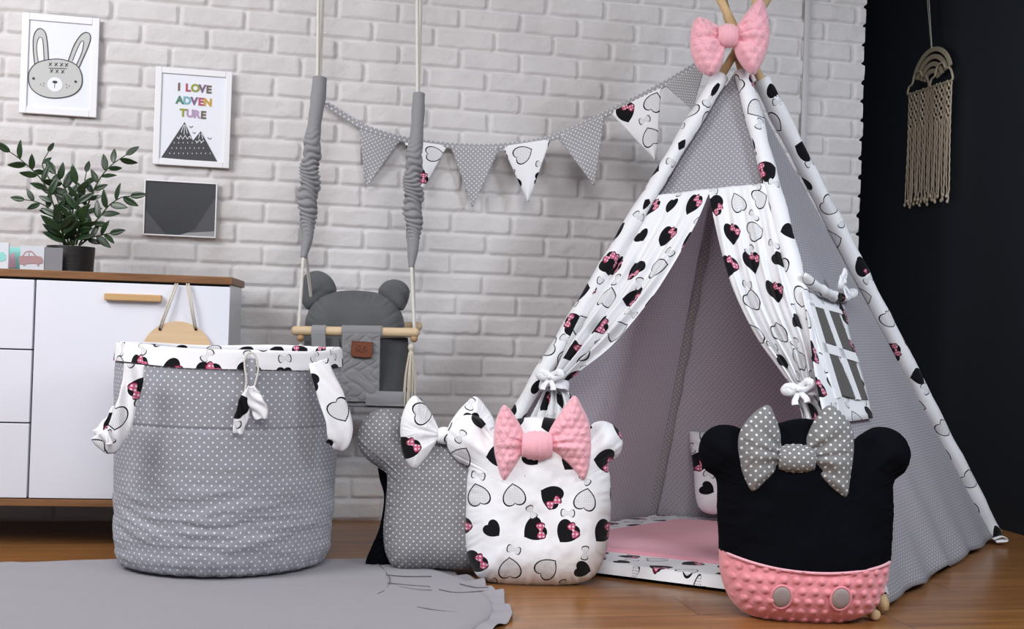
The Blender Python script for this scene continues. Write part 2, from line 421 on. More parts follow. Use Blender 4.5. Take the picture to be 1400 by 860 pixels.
def puff(pl, ol, T=.08, Tb=.06, wd=.14, c=None, na=200, nr=26, wr=.004, wn=40, sd=1, minky=None, uv0=(0, 0), h0=0.0, crease=None, side='both', keep=None):
    """stuffed cushion from an outline (plane coords); returns geometry; keep: fn(ab)->mask of vertices"""
    ol = smooth_path(ol, na, True)
    c = ol.mean(0) if c is None else np.asarray(c, float)
    s = 1 - (1 - np.linspace(0, 1, nr)) ** 1.5
    AB = c + (ol[None] - c) * s[:, None, None]                       # nr, na, 2
    flatp = AB.reshape(-1, 2); d = np.empty(len(flatp))
    dense = np.vstack([ol + (np.roll(ol, -1, 0) - ol) * k for k in (0, .5)])
    for i in range(0, len(flatp), 4000):
        q = flatp[i:i + 4000]; d[i:i + 4000] = np.sqrt(((q[:, None] - dense[None]) ** 2).sum(2)).min(1)
    d = d.reshape(nr, na); d[-1] = 0
    k = np.clip(d / wd, 0, 1); h = np.sqrt(1 - (1 - k) ** 2)
    for _ in range(4):
        h2 = h.copy(); h2[1:-1] = (h[1:-1] * 2 + np.roll(h, 1, 1)[1:-1] + np.roll(h, -1, 1)[1:-1] + h[2:] + h[:-2]) / 6
        h2[0] = h2[1].mean(); h = h2; h[-1] = 0
    L = np.linspace(0, 1, na, endpoint=False) * 2 * math.pi
    rr = np.random.RandomState(sd)
    wv = sum(np.sin(L * int(wn * f) + rr.rand() * 6 + 1.5 * np.sin(L * 3 + rr.rand() * 6)) for f in (.6, 1, 1.45)) / 3
    edge = np.exp(-((d - .012) / .022) ** 2)
    geos = []
    for sgn, TT in ((1, T), (-1, Tb)):
        if side == 'front' and sgn < 0: continue
        H = h * TT + wr * wv[None] * edge * (h > .02) + .10 * TT * fbm(AB[..., 0] * 22, AB[..., 1] * 22, sd + 3) * np.clip(d / .04, 0, 1)
        H[0] = H[0].mean()
        if crease is not None: H = H * crease(AB)
        if minky is not None:
            pt, rb, am = minky
            x, y = AB[..., 0] / pt, AB[..., 1] / (pt * .866); row = np.round(y)
            xx = x - (row % 2) * .5; dx = (xx - np.round(xx)) * pt; dy = (y - row) * pt * .866
            q = np.clip(1 - (dx * dx + dy * dy) / rb ** 2, 0, 1)
            H = H + am * q ** .8 * np.clip(d / .006, 0, 1)
        H[-1] = 0
        P = pl.W(AB, sgn * H + h0)
        g = grid(P, AB + np.asarray(uv0), True)
        Fc = g[1]
        if sgn > 0: Fc = [tuple(f) for f in Fc]
        V, U = g[0], g[2]
        if sgn < 0: Fc = [tuple(reversed(f)) for f in Fc]
        geos.append((V, Fc, U, AB.reshape(-1, 2)))
    if len(geos) == 1: V, Fc, U, A = geos[0]
    else:
        n = len(geos[0][0]); V = np.vstack([geos[0][0], geos[1][0]]); U = np.vstack([geos[0][2], geos[1][2]]); A = np.vstack([geos[0][3], geos[1][3]])
        Fc = geos[0][1] + [tuple(i + n for i in f) for f in geos[1][1]]
    # orient outwards
    f = Fc[na * (nr // 2)]; nn = np.cross(V[f[1]] - V[f[0]], V[f[2]] - V[f[1]])
    if np.dot(nn, pl.n) < 0: Fc = [tuple(reversed(f)) for f in Fc]
    if keep is not None:
        def sub(mask):
            F2 = [f for f in Fc if mask[list(f)].mean() >= .5]; used = sorted({i for f in F2 for i in f}); mp = {o_: i for i, o_ in enumerate(used)}
            return V[used], [tuple(mp[i] for i in f) for f in F2], U[used]
        mk = keep(A); return sub(mk), sub(~mk)
    return V, Fc, U
def weld(o, d=.0004):
    bm = bmesh.new(); bm.from_mesh(o.data); bmesh.ops.remove_doubles(bm, verts=bm.verts, dist=d)
    for f in bm.faces: f.smooth = True
    bm.to_mesh(o.data); bm.free(); return o
def struct(o): o['kind'] = 'structure'; return o

# ================================================================== SETTING
# brick wall: one mesh, bricks as relief
EDGE = 2.150; RX = 2.640; ZTOP = 2.5; XL = -3.0
st = .0055
xs = np.arange(XL, EDGE + .02, st); zs = np.arange(0, ZTOP + .001, st)
X, Z = np.meshgrid(xs, zs); CH, BL = .0705, .2105
rowf = Z / CH; row = np.floor(rowf).astype(int); fz = (rowf - row) * CH
rr = np.random.RandomState(3); ro = rr.uniform(-.022, .022, 60)
xx = X + (row % 2) * BL / 2 + ro[row % 60]; col = np.floor(xx / BL).astype(int); fx = xx - col * BL
hid = (row * 131 + col * 17) % 997; ra = np.random.RandomState(5).rand(997, 6)
A_ = ra[hid]
jit = .0030 * fbm(X * 40, Z * 40, 31, 3)
jz, jx = .0035 + .0030 * A_[..., 0], .0030 + .0050 * A_[..., 1]
dz = np.minimum(fz - jz, CH - .003 - fz) + jit; dx_ = np.minimum(fx - jx, BL - .003 - fx) + jit
rad = .007 + .006 * A_[..., 2]
cx = np.clip(rad - dx_, 0, None); cz = np.clip(rad - dz, 0, None); dd = rad - np.sqrt(cx * cx + cz * cz)
prof = np.clip(dd / .0048, 0, 1); prof = prof * prof * (3 - 2 * prof)
hgt = -.0105 + prof * (.0105 + .0025 * (A_[..., 3] - .5) + (fx / BL - .5) * .004 * (A_[..., 4] - .5) + (fz / CH - .5) * .005 * (A_[..., 5] - .3))
hgt += prof * (.0016 * fbm(X * 60, Z * 60, 11, 3) + .0020 * np.clip(fbm(X * 23 + Z * 12, Z * 70 - X * 20, 12, 3), -.2, 1)) + .0008 * fbm(X * 30, Z * 30, 13, 3)
XX = X.copy(); last = X[:, -1]
XX = np.minimum(XX, EDGE - .004 + .008 * (ra[(row * 7) % 997, 0][:, :1] - .5) + .006 * (prof[:, -6:-5] - .5))
P = np.stack([XX, WALL - hgt, Z], -1)
def fastgrid(name, P, mat):
    r, c = P.shape[:2]; me = bpy.data.meshes.new(name); me.vertices.add(r * c); me.vertices.foreach_set('co', P.astype(np.float32).ravel())
    i, j = np.meshgrid(np.arange(r - 1), np.arange(c - 1), indexing='ij'); q = np.stack([i * c + j, i * c + j + 1, (i + 1) * c + j + 1, (i + 1) * c + j], -1).reshape(-1)
    nf = len(q) // 4; me.loops.add(len(q)); me.loops.foreach_set('vertex_index', q.astype(np.int32))
    me.polygons.add(nf); me.polygons.foreach_set('loop_start', np.arange(0, nf * 4, 4, dtype=np.int32)); me.polygons.foreach_set('loop_total', np.full(nf, 4, np.int32))
    me.polygons.foreach_set('use_smooth', np.ones(nf, bool)); me.update(calc_edges=True); me.materials.append(mat)
    o = bpy.data.objects.new(name, me); C.objects.link(o); ORG[o.name] = np.zeros(3); return o
m, t, b = base_mat('white_painted_brick', (.62, .60, .60), .75, 0, .25)
tc = t.nodes.new('ShaderNodeTexCoord')
n1 = noise(t, tc.outputs['Object'], 3.0, 5); t.links.new(ramp(t, n1.outputs[0], [(.3, (.60, .575, .57)), (.7, (.68, .655, .65))]), b.inputs['Base Color'])
n2 = noise(t, tc.outputs['Object'], 70, 6, .65); bump(t, b, n2.outputs[0], .6, .005)
struct(fastgrid('wall_back', P, m))
struct(obj('trim_1', box(((XL + EDGE - .012) / 2, WALL + .07, ZTOP / 2), (EDGE - XL - .012, .11, ZTOP), 0), base_mat('dark_wall_edge', (.012, .013, .016), .8)[0], smooth=False))
m, t, b = base_mat('midnight_blue_wall', (.010, .014, .022), .55, 0, .35)
tc = t.nodes.new('ShaderNodeTexCoord'); n2 = noise(t, tc.outputs['Object'], 120, 4); bump(t, b, n2.outputs[0], .12, .002)
struct(obj('wall_right', box((RX + .05, 2.6, ZTOP / 2), (.1, 5.6, ZTOP), 0), m, smooth=False))
struct(obj('wall_recess', box(((EDGE + RX) / 2 - .1, 5.35, ZTOP / 2), (.9, .1, ZTOP), 0), m, smooth=False))
struct(obj('ceiling', box((-.1, 2.2, ZTOP + .05), (5.8, 6.6, .1), 0), base_mat('ceiling_white', (.75, .75, .75), .9)[0], smooth=False))
# laminate floor, planks along the brick wall
m, t, b = base_mat('oak_laminate', (.30, .15, .06), .28, 0, .5)
tc = t.nodes.new('ShaderNodeTexCoord'); sep = t.nodes.new('ShaderNodeSeparateXYZ'); t.links.new(tc.outputs['Object'], sep.inputs[0])
fxs, fys = S(t, sep.outputs[0]), S(t, sep.outputs[1])
prow = (fys * (1 / .19)).floor(); px_ = fxs * (1 / 1.28) + prow * .37; pc = px_.floor()
cb = t.nodes.new('ShaderNodeCombineXYZ'); t.links.new(pc.k, cb.inputs[0]); t.links.new(prow.k, cb.inputs[1])
wn = t.nodes.new('ShaderNodeTexWhiteNoise'); t.links.new(cb.outputs[0], wn.inputs['Vector'])
cb2 = t.nodes.new('ShaderNodeCombineXYZ'); t.links.new((fxs * 1.6 + S(t, wn.outputs['Value']) * 9.0).k, cb2.inputs[0]); t.links.new((fys * 30.0).k, cb2.inputs[1]); t.links.new(wn.outputs['Value'], cb2.inputs[2])
ng = noise(t, cb2.outputs[0], 1.0, 6, .62); ng.inputs['Distortion'].default_value = .6
cc = ramp(t, ng.outputs[0], [(.25, (.17, .066, .020)), (.55, (.33, .145, .046)), (.8, (.46, .225, .080))])
gap = ((fys * (1 / .19)).fract() < .012).max(px_.fract() < .002)
cc = mix(t, S(t, wn.outputs['Value']) * .35, cc, (.16, .07, .026)); cc = mix(t, gap, cc, (.04, .018, .008))
t.links.new(cc, b.inputs['Base Color']); bump(t, b, ng.outputs[0], .08, .001)
struct(obj('floor', box((-.1, 2.2, -.05), (5.8, 6.6, .1), 0), m, smooth=False, origin=(0, 0, 0)))
# grey vertical cable cover on the bricks
WPL = Plane((0, WALL - .004, 0), (1, 0, 0), (0, 0, 1))
a = WPL.px(1098, 200)[0]
tag(obj('cable_cover', box((a, WALL - .006, 1.25), (.022, .008, 2.49), .001), 'cable'), 'thin grey vertical cable cover running down the brick wall behind the tent', 'cable cover')

# ================================================================== CABINET
CROT = math.radians(-4.0)                                          # stands slightly askew to the wall
CU = np.array([math.cos(CROT), math.sin(CROT), 0]); CB = np.array([-math.sin(CROT), math.cos(CROT), 0])
_c0 = Plane((0, 0, 0), CU, (0, 0, 1))
def front_plane(off=0.0):                                          # plane of the sideboard front, off = distance behind it
    q = np.array([-.1, 3.496, 0]) + CB * off; return Plane(q, CU, (0, 0, 1))
FP = front_plane()
CX1 = FP.px(311, 500)[0]; CX0 = CX1 - 1.10; CZT = FP.px(306, 378.5)[1]; CZB = FP.px(60, 682)[1]
def cbox(x0, x1, y0, y1, z0, z1, bev=.001): return pbox(FP, x0, x1, z0, z1, -y1, -y0, bev)
cab = thing('sideboard', FP.w((CX0 + CX1) / 2, 0, -.2), 'white sideboard with an oak top standing against the brick wall', 'sideboard')
TH = .022
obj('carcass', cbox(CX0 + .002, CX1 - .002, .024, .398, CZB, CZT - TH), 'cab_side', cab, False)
obj('worktop', cbox(CX0 - .006, CX1 + .006, 0, .402, CZT - TH, CZT, .002), 'wood_top', cab, False)
obj('plinth_board', cbox(CX0, CX1, 0, .398, CZB - .021, CZB - .001), 'wood_top', cab, False)
xg = FP.px(43, 530)[0]; z1 = FP.px(20, 477.5)[1]; z2 = FP.px(20, 578)[1]
ztop = CZT - TH - .007
obj('shadow_gap', cbox(CX0 + .005, CX1 - .005, .0208, .0236, CZB + .002, CZT - TH - .001, 0), 'dark_gap', cab, False)
for zb, zt in ((z1 + .002, ztop), (z2 + .002, z1 - .002), (CZB + .002, z2 - .002)):
    obj('drawer', cbox(CX0, xg - .003, 0, .020, zb, zt, .0012), 'cab_white', cab, False)
dr = obj('door', cbox(xg + .003, CX1, 0, .020, CZB + .002, ztop, .0012), 'cab_white', cab, False)
a0, b0 = FP.px(144, 406); a1, b1 = FP.px(222, 408)
obj('handle', cbox(a0, a1, -.020, 0, (b0 + b1) / 2 - .010, (b0 + b1) / 2 + .010, .003), 'handle', dr, False)
for x in (CX0 + .10, CX1 - .22):
    for y in (.13, .33):
        obj('leg', tube([FP.w(x, CZB - .02, -y), FP.w(x, .001, -y)], [.018, .012], 16), 'wood_top', cab)

# wooden disc hung on the door by a cord
DP = front_plane(-.012)
dc = DP.px(242, 487); rdx = DP.px(291, 487)[0] - dc[0]
disc = thing('hanging_disc', DP.w(dc[0], dc[1]), 'round light plywood disc hung by twine on the white sideboard door', 'wall hanging')
obj('plaque', prism(DP, ell(dc, rdx, rdx, 64), -.003, .003), 'wood_disc', disc, False)
for (x0, y0, x1, y1) in ((240, 387.5, 218, 448), (243, 387.5, 220, 450), (255, 387.5, 266, 448), (258, 387.5, 269, 450)):
    p0, p1 = DP.px(x0, y0), DP.px(x1, y1)
    obj('twine', tube([DP.w(*p0, -.002), DP.w(*((p0 + p1) / 2), .006), DP.w(*p1, .004)], .0022, 8), 'tassel', disc)
for hx, hy in ((219, 450), (268, 450)):
    obj('knot', puff(DP, ell(DP.px(hx, hy), .0045, .0045, 12), .003, .001, .004, na=16, nr=5, wr=0, h0=.004), 'leather_dark', disc)

# ================================================================== CARDS AND BOXES ON THE SIDEBOARD
def onplane_y(y): return Plane((0, y, 0), (1, 0, 0), (0, 0, 1))
def rot_box(name, x0, x1, xs_, yt, Y, label, cat, mats, group=None, dep=.05):
    """block whose front face spans x0..x1 px"""
    pl = front_plane(Y); p0, p1 = pl.px(x0, 366), pl.px(x1, 367); top = pl.px((x0 + x1) / 2, yt)[1]
    h = top - CZT
    th = thing(name, pl.w((p0[0] + p1[0]) / 2, CZT, -dep / 2), label, cat, group)
    w_ = p1[0] - p0[0]
    return th, pl, p0[0], p1[0], h
t1, pl, x0, x1, h = rot_box('greeting_card', -14, 11, 0, 331.5, .05, 'pale blue card with a mint print at the left end of the sideboard', 'card', None, dep=.012)
obj('card_body', pbox(pl, x0, x1, CZT + .0005, CZT + h, -.010, 0), 'card', t1, False)
obj('mint_car', prism(pl, pts(pl, [(-8, 352), (-2, 346), (4, 344), (8, 348), (8, 355), (3, 357), (-8, 358)]), .0, .001), 'teal', t1, False)
t1, pl, x0, x1, h = rot_box('picture_card', 11.5, 29, 0, 338, .10, 'small mint and rose card between the pale card and the car box', 'card', None, dep=.012)
obj('card_body', pbox(pl, x0, x1, CZT + .0005, CZT + h, -.010, 0), 'teal', t1, False)
obj('rose_stripe', prism(pl, pts(pl, [(12, 350), (20, 345), (22, 366), (12, 366.5)]), .0, .001), 'rose_light', t1, False)
# box with a car: grey side face turned to the right
_q = front_plane(.045); bx_o = _q.w(_q.px(60, 367)[0], CZT)
bu = unit((math.cos(math.radians(8)), math.sin(math.radians(8)), 0)); bs = unit((math.cos(math.radians(24)), -math.sin(math.radians(-62)), 0))
bp = Plane(bx_o, bu, (0, 0, 1)); hb = .068
wl = -(bp.px(27, 367)[0])
carb = thing('card_box', bx_o, 'white box with a rose car picture and grey side beside the black plant pot', 'box')
g = pbox(bp, -wl, 0, .0005, hb, -.06, 0, .0008)
obj('box_body', g, 'card', carb, False)
sp_ = Plane(bx_o + np.array([.0015, -.001, 0]), unit((math.cos(math.radians(14)), math.sin(math.radians(14)), 0)), (0, 0, 1))
sw = sp_.px(85, 370)[0]
obj('grey_flap', pbox(sp_, 0, sw, .0005, hb - .001, -.003, 0, .0005), 'card_grey', carb, False)
car = [(27, 361), (25.5, 352), (31, 349), (34, 344.5), (39, 343), (44, 343.5), (50, 349.5), (56, 351), (58.5, 355), (57.5, 360), (54, 360.5), (52, 364.5), (48.5, 360.5), (36, 361), (33, 363.5), (30, 361)]
obj('car_picture', prism(bp, smooth_path(pts(bp, car), 60, True), 0, .0015), 'rose', carb, False)
obj('car_window', prism(bp, pts(bp, [(32.5, 350), (35.5, 346), (39, 345), (39, 350)]), .001, .002), 'card', carb, False)
obj('car_window', prism(bp, pts(bp, [(40.5, 350), (40.5, 345), (43.5, 345.5), (47.5, 350)]), .001, .002), 'card', carb, False)

# ================================================================== PLANT
_q = front_plane(.145); pc_ = _q.w(_q.px(96, 371)[0], CZT); Zp = np.dot(pc_ - CP, -RC[:, 2]); pr = 31.5 / FPX * Zp
zt_ = _q.px(96, 337)[1]; CY = pc_[1] - .13
plant = thing('potted_plant', pc_, 'green plant with glossy paired leaves in a ribbed black pot on the sideboard', 'plant')
pot_prof = [(0.001, .0008), (pr * .93, .0008), (pr * .95, .003)]
Hh = zt_ - CZT
n = 90
for k in range(n + 1):
    q = k / n; pot_prof.append((pr * (.95 + .05 * q) + .0007 * math.sin(q * 6.283 * 16), .003 + q * (Hh - .004)))
pot_prof += [(pr * .99, Hh), (pr * .93, Hh - .001), (pr * .90, Hh - .02)]
def lathe(prof, c, n=64):
    V, U = [], []
    for r_, z_ in prof:
        for j in range(n):
            a_ = 2 * math.pi * j / n; V.append((c[0] + r_ * math.cos(a_), c[1] + r_ * math.sin(a_), c[2] + z_)); U.append((a_ * r_, z_))
    k = len(prof)
    Fc = [(i * n + j, i * n + (j + 1) % n, (i + 1) * n + (j + 1) % n, (i + 1) * n + j) for i in range(k - 1) for j in range(n)]
    return np.array(V), Fc, np.array(U)
obj('pot', lathe(pot_prof, pc_), 'pot', plant)
g = lathe([(.0005, Hh - .014), (pr * .45, Hh - .011), (pr * .92, Hh - .018)], pc_, 32); obj('soil', g, 'soil', plant)
def leaf(base, d, side, L, W_, droop=.15):
    """pointed oval leaf with a fold along its midrib"""
    d = unit(d); side = unit(side - d * np.dot(side, d)); nrm = np.cross(d, side); P_, U_ = [], []
    for i in range(9):
        q = i / 8; wq = W_ * .5 * (math.sin(math.pi * q ** .8) ** .8 if 0 < q < 1 else 0) + .0004
        row_ = []
        for j in (-1, -.5, 0, .5, 1):
            row_.append(base + d * L * q + side * wq * j + nrm * (.18 * wq * abs(j) + L * droop * -(q ** 2) * .5))
        P_.append(row_); U_.append([(j, q) for j in (-1, -.5, 0, .5, 1)])
    return solid(grid(np.array(P_), np.array(U_)), .0008)
YP = CY + .13
cam_back = -RC[:, 2]
stems = [
    ([(88, 335), (76, 305), (66, 285), (50, 276), (34, 273)], .02, 4, .034, 0.35),
    ([(90, 335), (80, 300), (66, 262), (52, 240), (28, 218), (14, 208)], -.03, 9, .040, .25),
    ([(96, 335), (97, 300), (94, 270), (84, 250), (76, 238)], .05, 9, .048, .1),
    ([(104, 335), (112, 305), (124, 270), (136, 245), (152, 226), (172, 212)], .0, 10, .036, .2),
    ([(108, 335), (122, 312), (136, 297), (150, 280), (166, 270), (178, 268)], -.04, 7, .040, .2),
    ([(108, 336), (122, 326), (136, 322), (150, 319)], -.02, 4, .038, .1),
    ([(92, 336), (86, 322), (82, 306)], -.05, 5, .050, .1),
    ([(100, 336), (106, 318), (110, 304)], -.04, 5, .048, .1),
    ([(98, 335), (100, 285), (112, 262), (118, 236)], .08, 5, .034, .4),
    ([(94, 335), (84, 290), (70, 250), (58, 226), (66, 208)], .09, 6, .030, .5),
    ([(101, 335), (103, 300), (107, 270), (104, 252)], -.02, 7, .046, .2),
]
for si, (px, dy, nl, LL, tip) in enumerate(stems):
    nl = max(3, int(nl * .62)); LL *= 1.3
    n_pts = len(px); P_ = []
    for i, (x, y) in enumerate(px):
        q = i / (n_pts - 1); P_.append(wy(x, y, YP + dy * q + (rng.rand() - .5) * .004))
    P_ = smooth_path(np.array(P_), 30)
    st_ = obj('stem', tube(P_, np.linspace(.0032, .0014, 30), 8), 'stem', plant); ORG[st_.name] = ORG[plant.name]
    T_ = np.gradient(P_, axis=0)
    i0 = 8 if len(px) > 4 else 6
    for k in range(nl):
        for sd_ in (-1, 1):
            q = i0 + (29 - i0) * (k + (.0 if sd_ < 0 else .45)) / nl; i = min(29, int(q)); tg = unit(T_[i])
            sv = unit(np.cross(tg, -cam_back)) * sd_
            dirv = unit(tg * .75 + sv * (.75 + .2 * rng.rand()) + np.array([0, -.5 + rng.rand() * .8, 0]) * .6)
            fnrm = unit(np.cross(dirv, cam_back + np.array([(rng.rand() - .5) * 1.2, 0, (rng.rand() - .5) * 1.6])))
            L_ = LL * (.85 + .3 * rng.rand()); obj('leaf', leaf(P_[i], dirv, fnrm, L_, L_ * .37, .2), 'leaf', st_)
    obj('leaf', leaf(P_[-1], T_[-1], np.cross(T_[-1], cam_back), LL, LL * .38, .1), 'leaf', st_)

# ================================================================== PICTURES ON THE BRICK WALL
def picture(name, tl, tr, br, bl, fw, label, mat_in='paper', off=.020):
    pl = Plane((0, WALL - off, 0), (1, 0, 0), (0, 0, 1))
    q = pts(pl, [tl, tr, br, bl]); a0, a1 = (q[0][0] + q[3][0]) / 2, (q[1][0] + q[2][0]) / 2; b1, b0 = (q[0][1] + q[1][1]) / 2, (q[2][1] + q[3][1]) / 2
    th = thing(name, pl.w((a0 + a1) / 2, b0), label, 'picture')
    # outer border pieces of the frame joined into one moulding
    g = join(pbox(pl, a0, a0 + fw, b0, b1, -.012, 0, .002), pbox(pl, a1 - fw, a1, b0, b1, -.012, 0, .002),
             pbox(pl, a0 + fw, a1 - fw, b0, b0 + fw, -.012, 0, .002), pbox(pl, a0 + fw, a1 - fw, b1 - fw, b1, -.012, 0, .002))
    obj('frame', g, 'frame_white', th, False)
    pp = obj('print_sheet', pbox(pl, a0 + fw, a1 - fw, b0 + fw, b1 - fw, -.010, -.006, 0), mat_in, th, False)
    ORG[pp.name] = ORG[th.name]
    return th, pp, Plane(pl.w(0, 0, -.006), pl.u, pl.v), (a0, a1, b0, b1)
k = 1 / 3.585
def zz(L, sx=k, sy=k, ox=0, oy=0): return [(ox + x * sx, oy + y * sy) for x, y in L]
rab, sheet, pl, _ = picture('rabbit_picture', (33, 17), (138, 25), (130, 161), (23, 153), .022, 'white framed rabbit face drawing, upper left on the brick wall')
def ringline(pl, ab, wdt, h0, h1, closed=True):
    ab = np.asarray(ab); n = len(ab)
    T_ = (np.roll(ab, -1, 0) - np.roll(ab, 1, 0)) if closed else np.gradient(ab, axis=0)
    N_ = np.stack([-T_[:, 1], T_[:, 0]], 1); N_ /= np.linalg.norm(N_, axis=1)[:, None] + 1e-12
    A, B = ab + N_ * wdt / 2, ab - N_ * wdt / 2
    V = np.vstack([pl.W(A, np.full(n, h1)), pl.W(B, np.full(n, h1)), pl.W(A, np.full(n, h0)), pl.W(B, np.full(n, h0))]); Fc = []
    for i in range(n if closed else n - 1):
        j = (i + 1) % n; Fc += [(i, n + i, n + j, j), (i, j, 2 * n + j, 2 * n + i), (n + i, 3 * n + i, 3 * n + j, n + j)]
    return V, Fc, np.vstack([A, B, A, B])
ears = [[(170, 315), (163, 240), (165, 180), (180, 148), (200, 140), (222, 160), (232, 210), (238, 292)],
        [(335, 298), (362, 225), (390, 180), (415, 160), (438, 165), (444, 190), (430, 235), (408, 285), (388, 330)]]
inner = [[(188, 305), (180, 240), (186, 195), (198, 182), (210, 200), (217, 298)], [(355, 300), (375, 250), (395, 208), (405, 200), (410, 212), (400, 260), (375, 318)]]
for e, i_ in zip(ears, inner):
    q = smooth_path(pts(pl, zz(e)), 40); er = obj('ear_drawing', prism(pl, q, .0002, .0008), 'ink_grey', sheet, False)
    ORG[er.name] = ORG[rab.name]
    obj('ear_outline', join(ringline(pl, q, .0028, .0002, .0016, False), ringline(pl, smooth_path(pts(pl, zz(i_)), 30), .0022, .0002, .0018, False)), 'ink', sheet, False)
    obj('ear_inside', prism(pl, smooth_path(pts(pl, zz(i_)), 30), .0002, .0012), 'paper', sheet, False)
hd = smooth_path(pts(pl, zz([(270, 290), (330, 298), (380, 325), (402, 375), (395, 430), (350, 468), (272, 481), (205, 470), (155, 435), (140, 385), (150, 340), (190, 305)])), 80, True)
obj('head_drawing', prism(pl, hd, .0002, .0020), 'ink_grey', sheet, False)
obj('head_outline', ringline(pl, hd, .0028, .0002, .0026), 'ink', sheet, False)
obj('muzzle_drawing', prism(pl, ell(pl.px(*zz([(270, 415)])[0]), .023, .023), .0002, .0030), 'paper', sheet, False)
fe = []
names_ = ['nose', 'eye', 'eye'] + ['freckle'] * 6
for (x, y, rx_, ry_), nm_ in zip(((270, 403, .0078, .0045), (165, 385, .004, .004), (371, 401, .004, .004), (200, 415, .0014, .0014), (216, 409, .0014, .0014), (214, 421, .0014, .0014), (325, 415, .0014, .0014), (340, 421, .0014, .0014), (328, 430, .0014, .0014)), names_):
    obj(nm_, prism(pl, ell(pl.px(*zz([(x, y)])[0]), rx_, ry_, 16), .0025, .0036), 'ink', sheet, False)
def seg(x0, y0, x1, y1, w_=.0016): 
    return ringline(pl, [pl.px(*zz([(x0, y0)])[0]), pl.px(*zz([(x1, y1)])[0])], w_, .0025, .0036, False)
fe += [seg(270, 403, 268, 432), seg(240, 334, 328, 337)]
for x, y in ((247, 315), (275, 316), (302, 318), (326, 319), (253, 348), (280, 350), (308, 352)):
    fe += [seg(x - 7, y - 8, x + 7, y + 8, .0018), seg(x - 7, y + 8, x + 7, y - 8, .0018)]
for g_ in fe: obj('stitch_mark', g_, 'ink', sheet, False)

adv, sheet, pl, _ = picture('adventure_picture', (215.5, 91), (320, 98), (311, 232), (206, 222), .020, 'white framed picture lettered I LOVE ADVENTURE over two dark mountains')
cols = {'g': (.06, .06, .07), 'r': (.42, .10, .14), 'o': (.28, .32, .06), 'p': (.20, .12, .22), 'b': (.16, .13, .10), 't': (.20, .42, .50), 'y': (.55, .33, .05), 'l': (.42, .30, .45), 'm': (.10, .22, .16)}
LM = {k_: base_mat('lettering_' + n_, v_, .6)[0] for (k_, v_), n_ in zip(cols.items(), ['charcoal', 'red', 'olive', 'plum', 'brown', 'teal', 'ochre', 'lilac', 'green'])}
def text_geo(ch, pl, ab, size, bold=.02, h0=.0002, h1=.0012, rot=0.0):
    cu = bpy.data.curves.new('glyph', 'FONT'); cu.body = ch; cu.size = size; cu.offset = bold * size; cu.align_x = 'CENTER'; cu.extrude = (h1 - h0) / 2
    o = bpy.data.objects.new('glyph', cu); C.objects.link(o); dg = bpy.context.evaluated_depsgraph_get(); me = o.evaluated_get(dg).to_mesh()
    V = np.array([v.co[:] for v in me.vertices]); Fc = [tuple(p.vertices) for p in me.polygons]; o.evaluated_get(dg).to_mesh_clear(); bpy.data.objects.remove(o); bpy.data.curves.remove(cu)
    c_, s_ = math.cos(rot), math.sin(rot); x, y = V[:, 0] * c_ - V[:, 1] * s_, V[:, 0] * s_ + V[:, 1] * c_
    return pl.W(np.stack([x + ab[0], y + ab[1]], 1), V[:, 2] + (h0 + h1) / 2), Fc, V[:, :2].copy()
letters = [('I', 877, 443, 'b'), ('L', 921, 447, 'r'), ('O', 957, 449, 'o'), ('V', 991, 452, 'p'), ('E', 1023, 456, 'b'),
           ('A', 880, 507, 'm'), ('D', 916, 510, 't'), ('V', 951, 513, 'p'), ('E', 984, 516, 'r'), ('N', 1018, 519, 'y'),
           ('T', 897, 570, 'o'), ('U', 931, 573, 'l'), ('R', 963, 577, 'l'), ('E', 996, 581, 'b')]
for ch, x, y, c_ in letters:
    obj('letter', text_geo(ch, pl, pl.px(*zz([(x, y)])[0]), .034, .05), LM[c_], sheet, False)
mt_ = [[(905, 598), (945, 688), (975, 789), (790, 772)], [(984, 643), (1068, 797), (950, 787), (945, 690)]]
for j, e in enumerate(mt_):
    mm = obj('mountain_drawing', prism(pl, pts(pl, zz(e)), .0002 + j * .0002, .0010 + j * .0003), 'mount', sheet, False)
mk = []
for x, y in [(870 + dx, 700 + dy) for dx in range(-60, 180, 22) for dy in (0, 26, 52, 72)]:
    lo = 905 - (y - 598) * .64; hi = 984 + (y - 643) * .52
    xx_ = x + (y // 26 % 2) * 11
    if lo + 12 < xx_ < hi - 10 and y < 768: mk.append(prism(pl, ell(pl.px(*zz([(xx_, y)])[0]), .0012, .0024, 8), .001, .0018))
def seg2(L, w_=.0018): return ringline(pl, pts(pl, zz(L)), w_, .001, .0019, False)
mk += [seg2([(868, 672), (877, 682), (885, 664), (896, 682), (908, 664), (918, 682), (930, 668), (937, 680)], .003), seg2([(958, 690), (968, 698), (978, 686), (988, 698), (1000, 688)], .0025),
       seg2([(900, 612), (888, 650)]), seg2([(908, 612), (918, 655)]), seg2([(904, 610), (903, 660)]), seg2([(980, 655), (973, 680)]), seg2([(988, 655), (994, 682)])]
obj('mountain_marks', join(*mk), 'paper', sheet, False)
obj('bird_marks', join(seg2([(929, 618), (934, 626), (938, 623), (946, 619)]), seg2([(944, 648), (950, 654), (958, 650)]), seg2([(1018, 673), (1026, 683), (1030, 680), (1037, 677)])), 'ink', sheet, False)

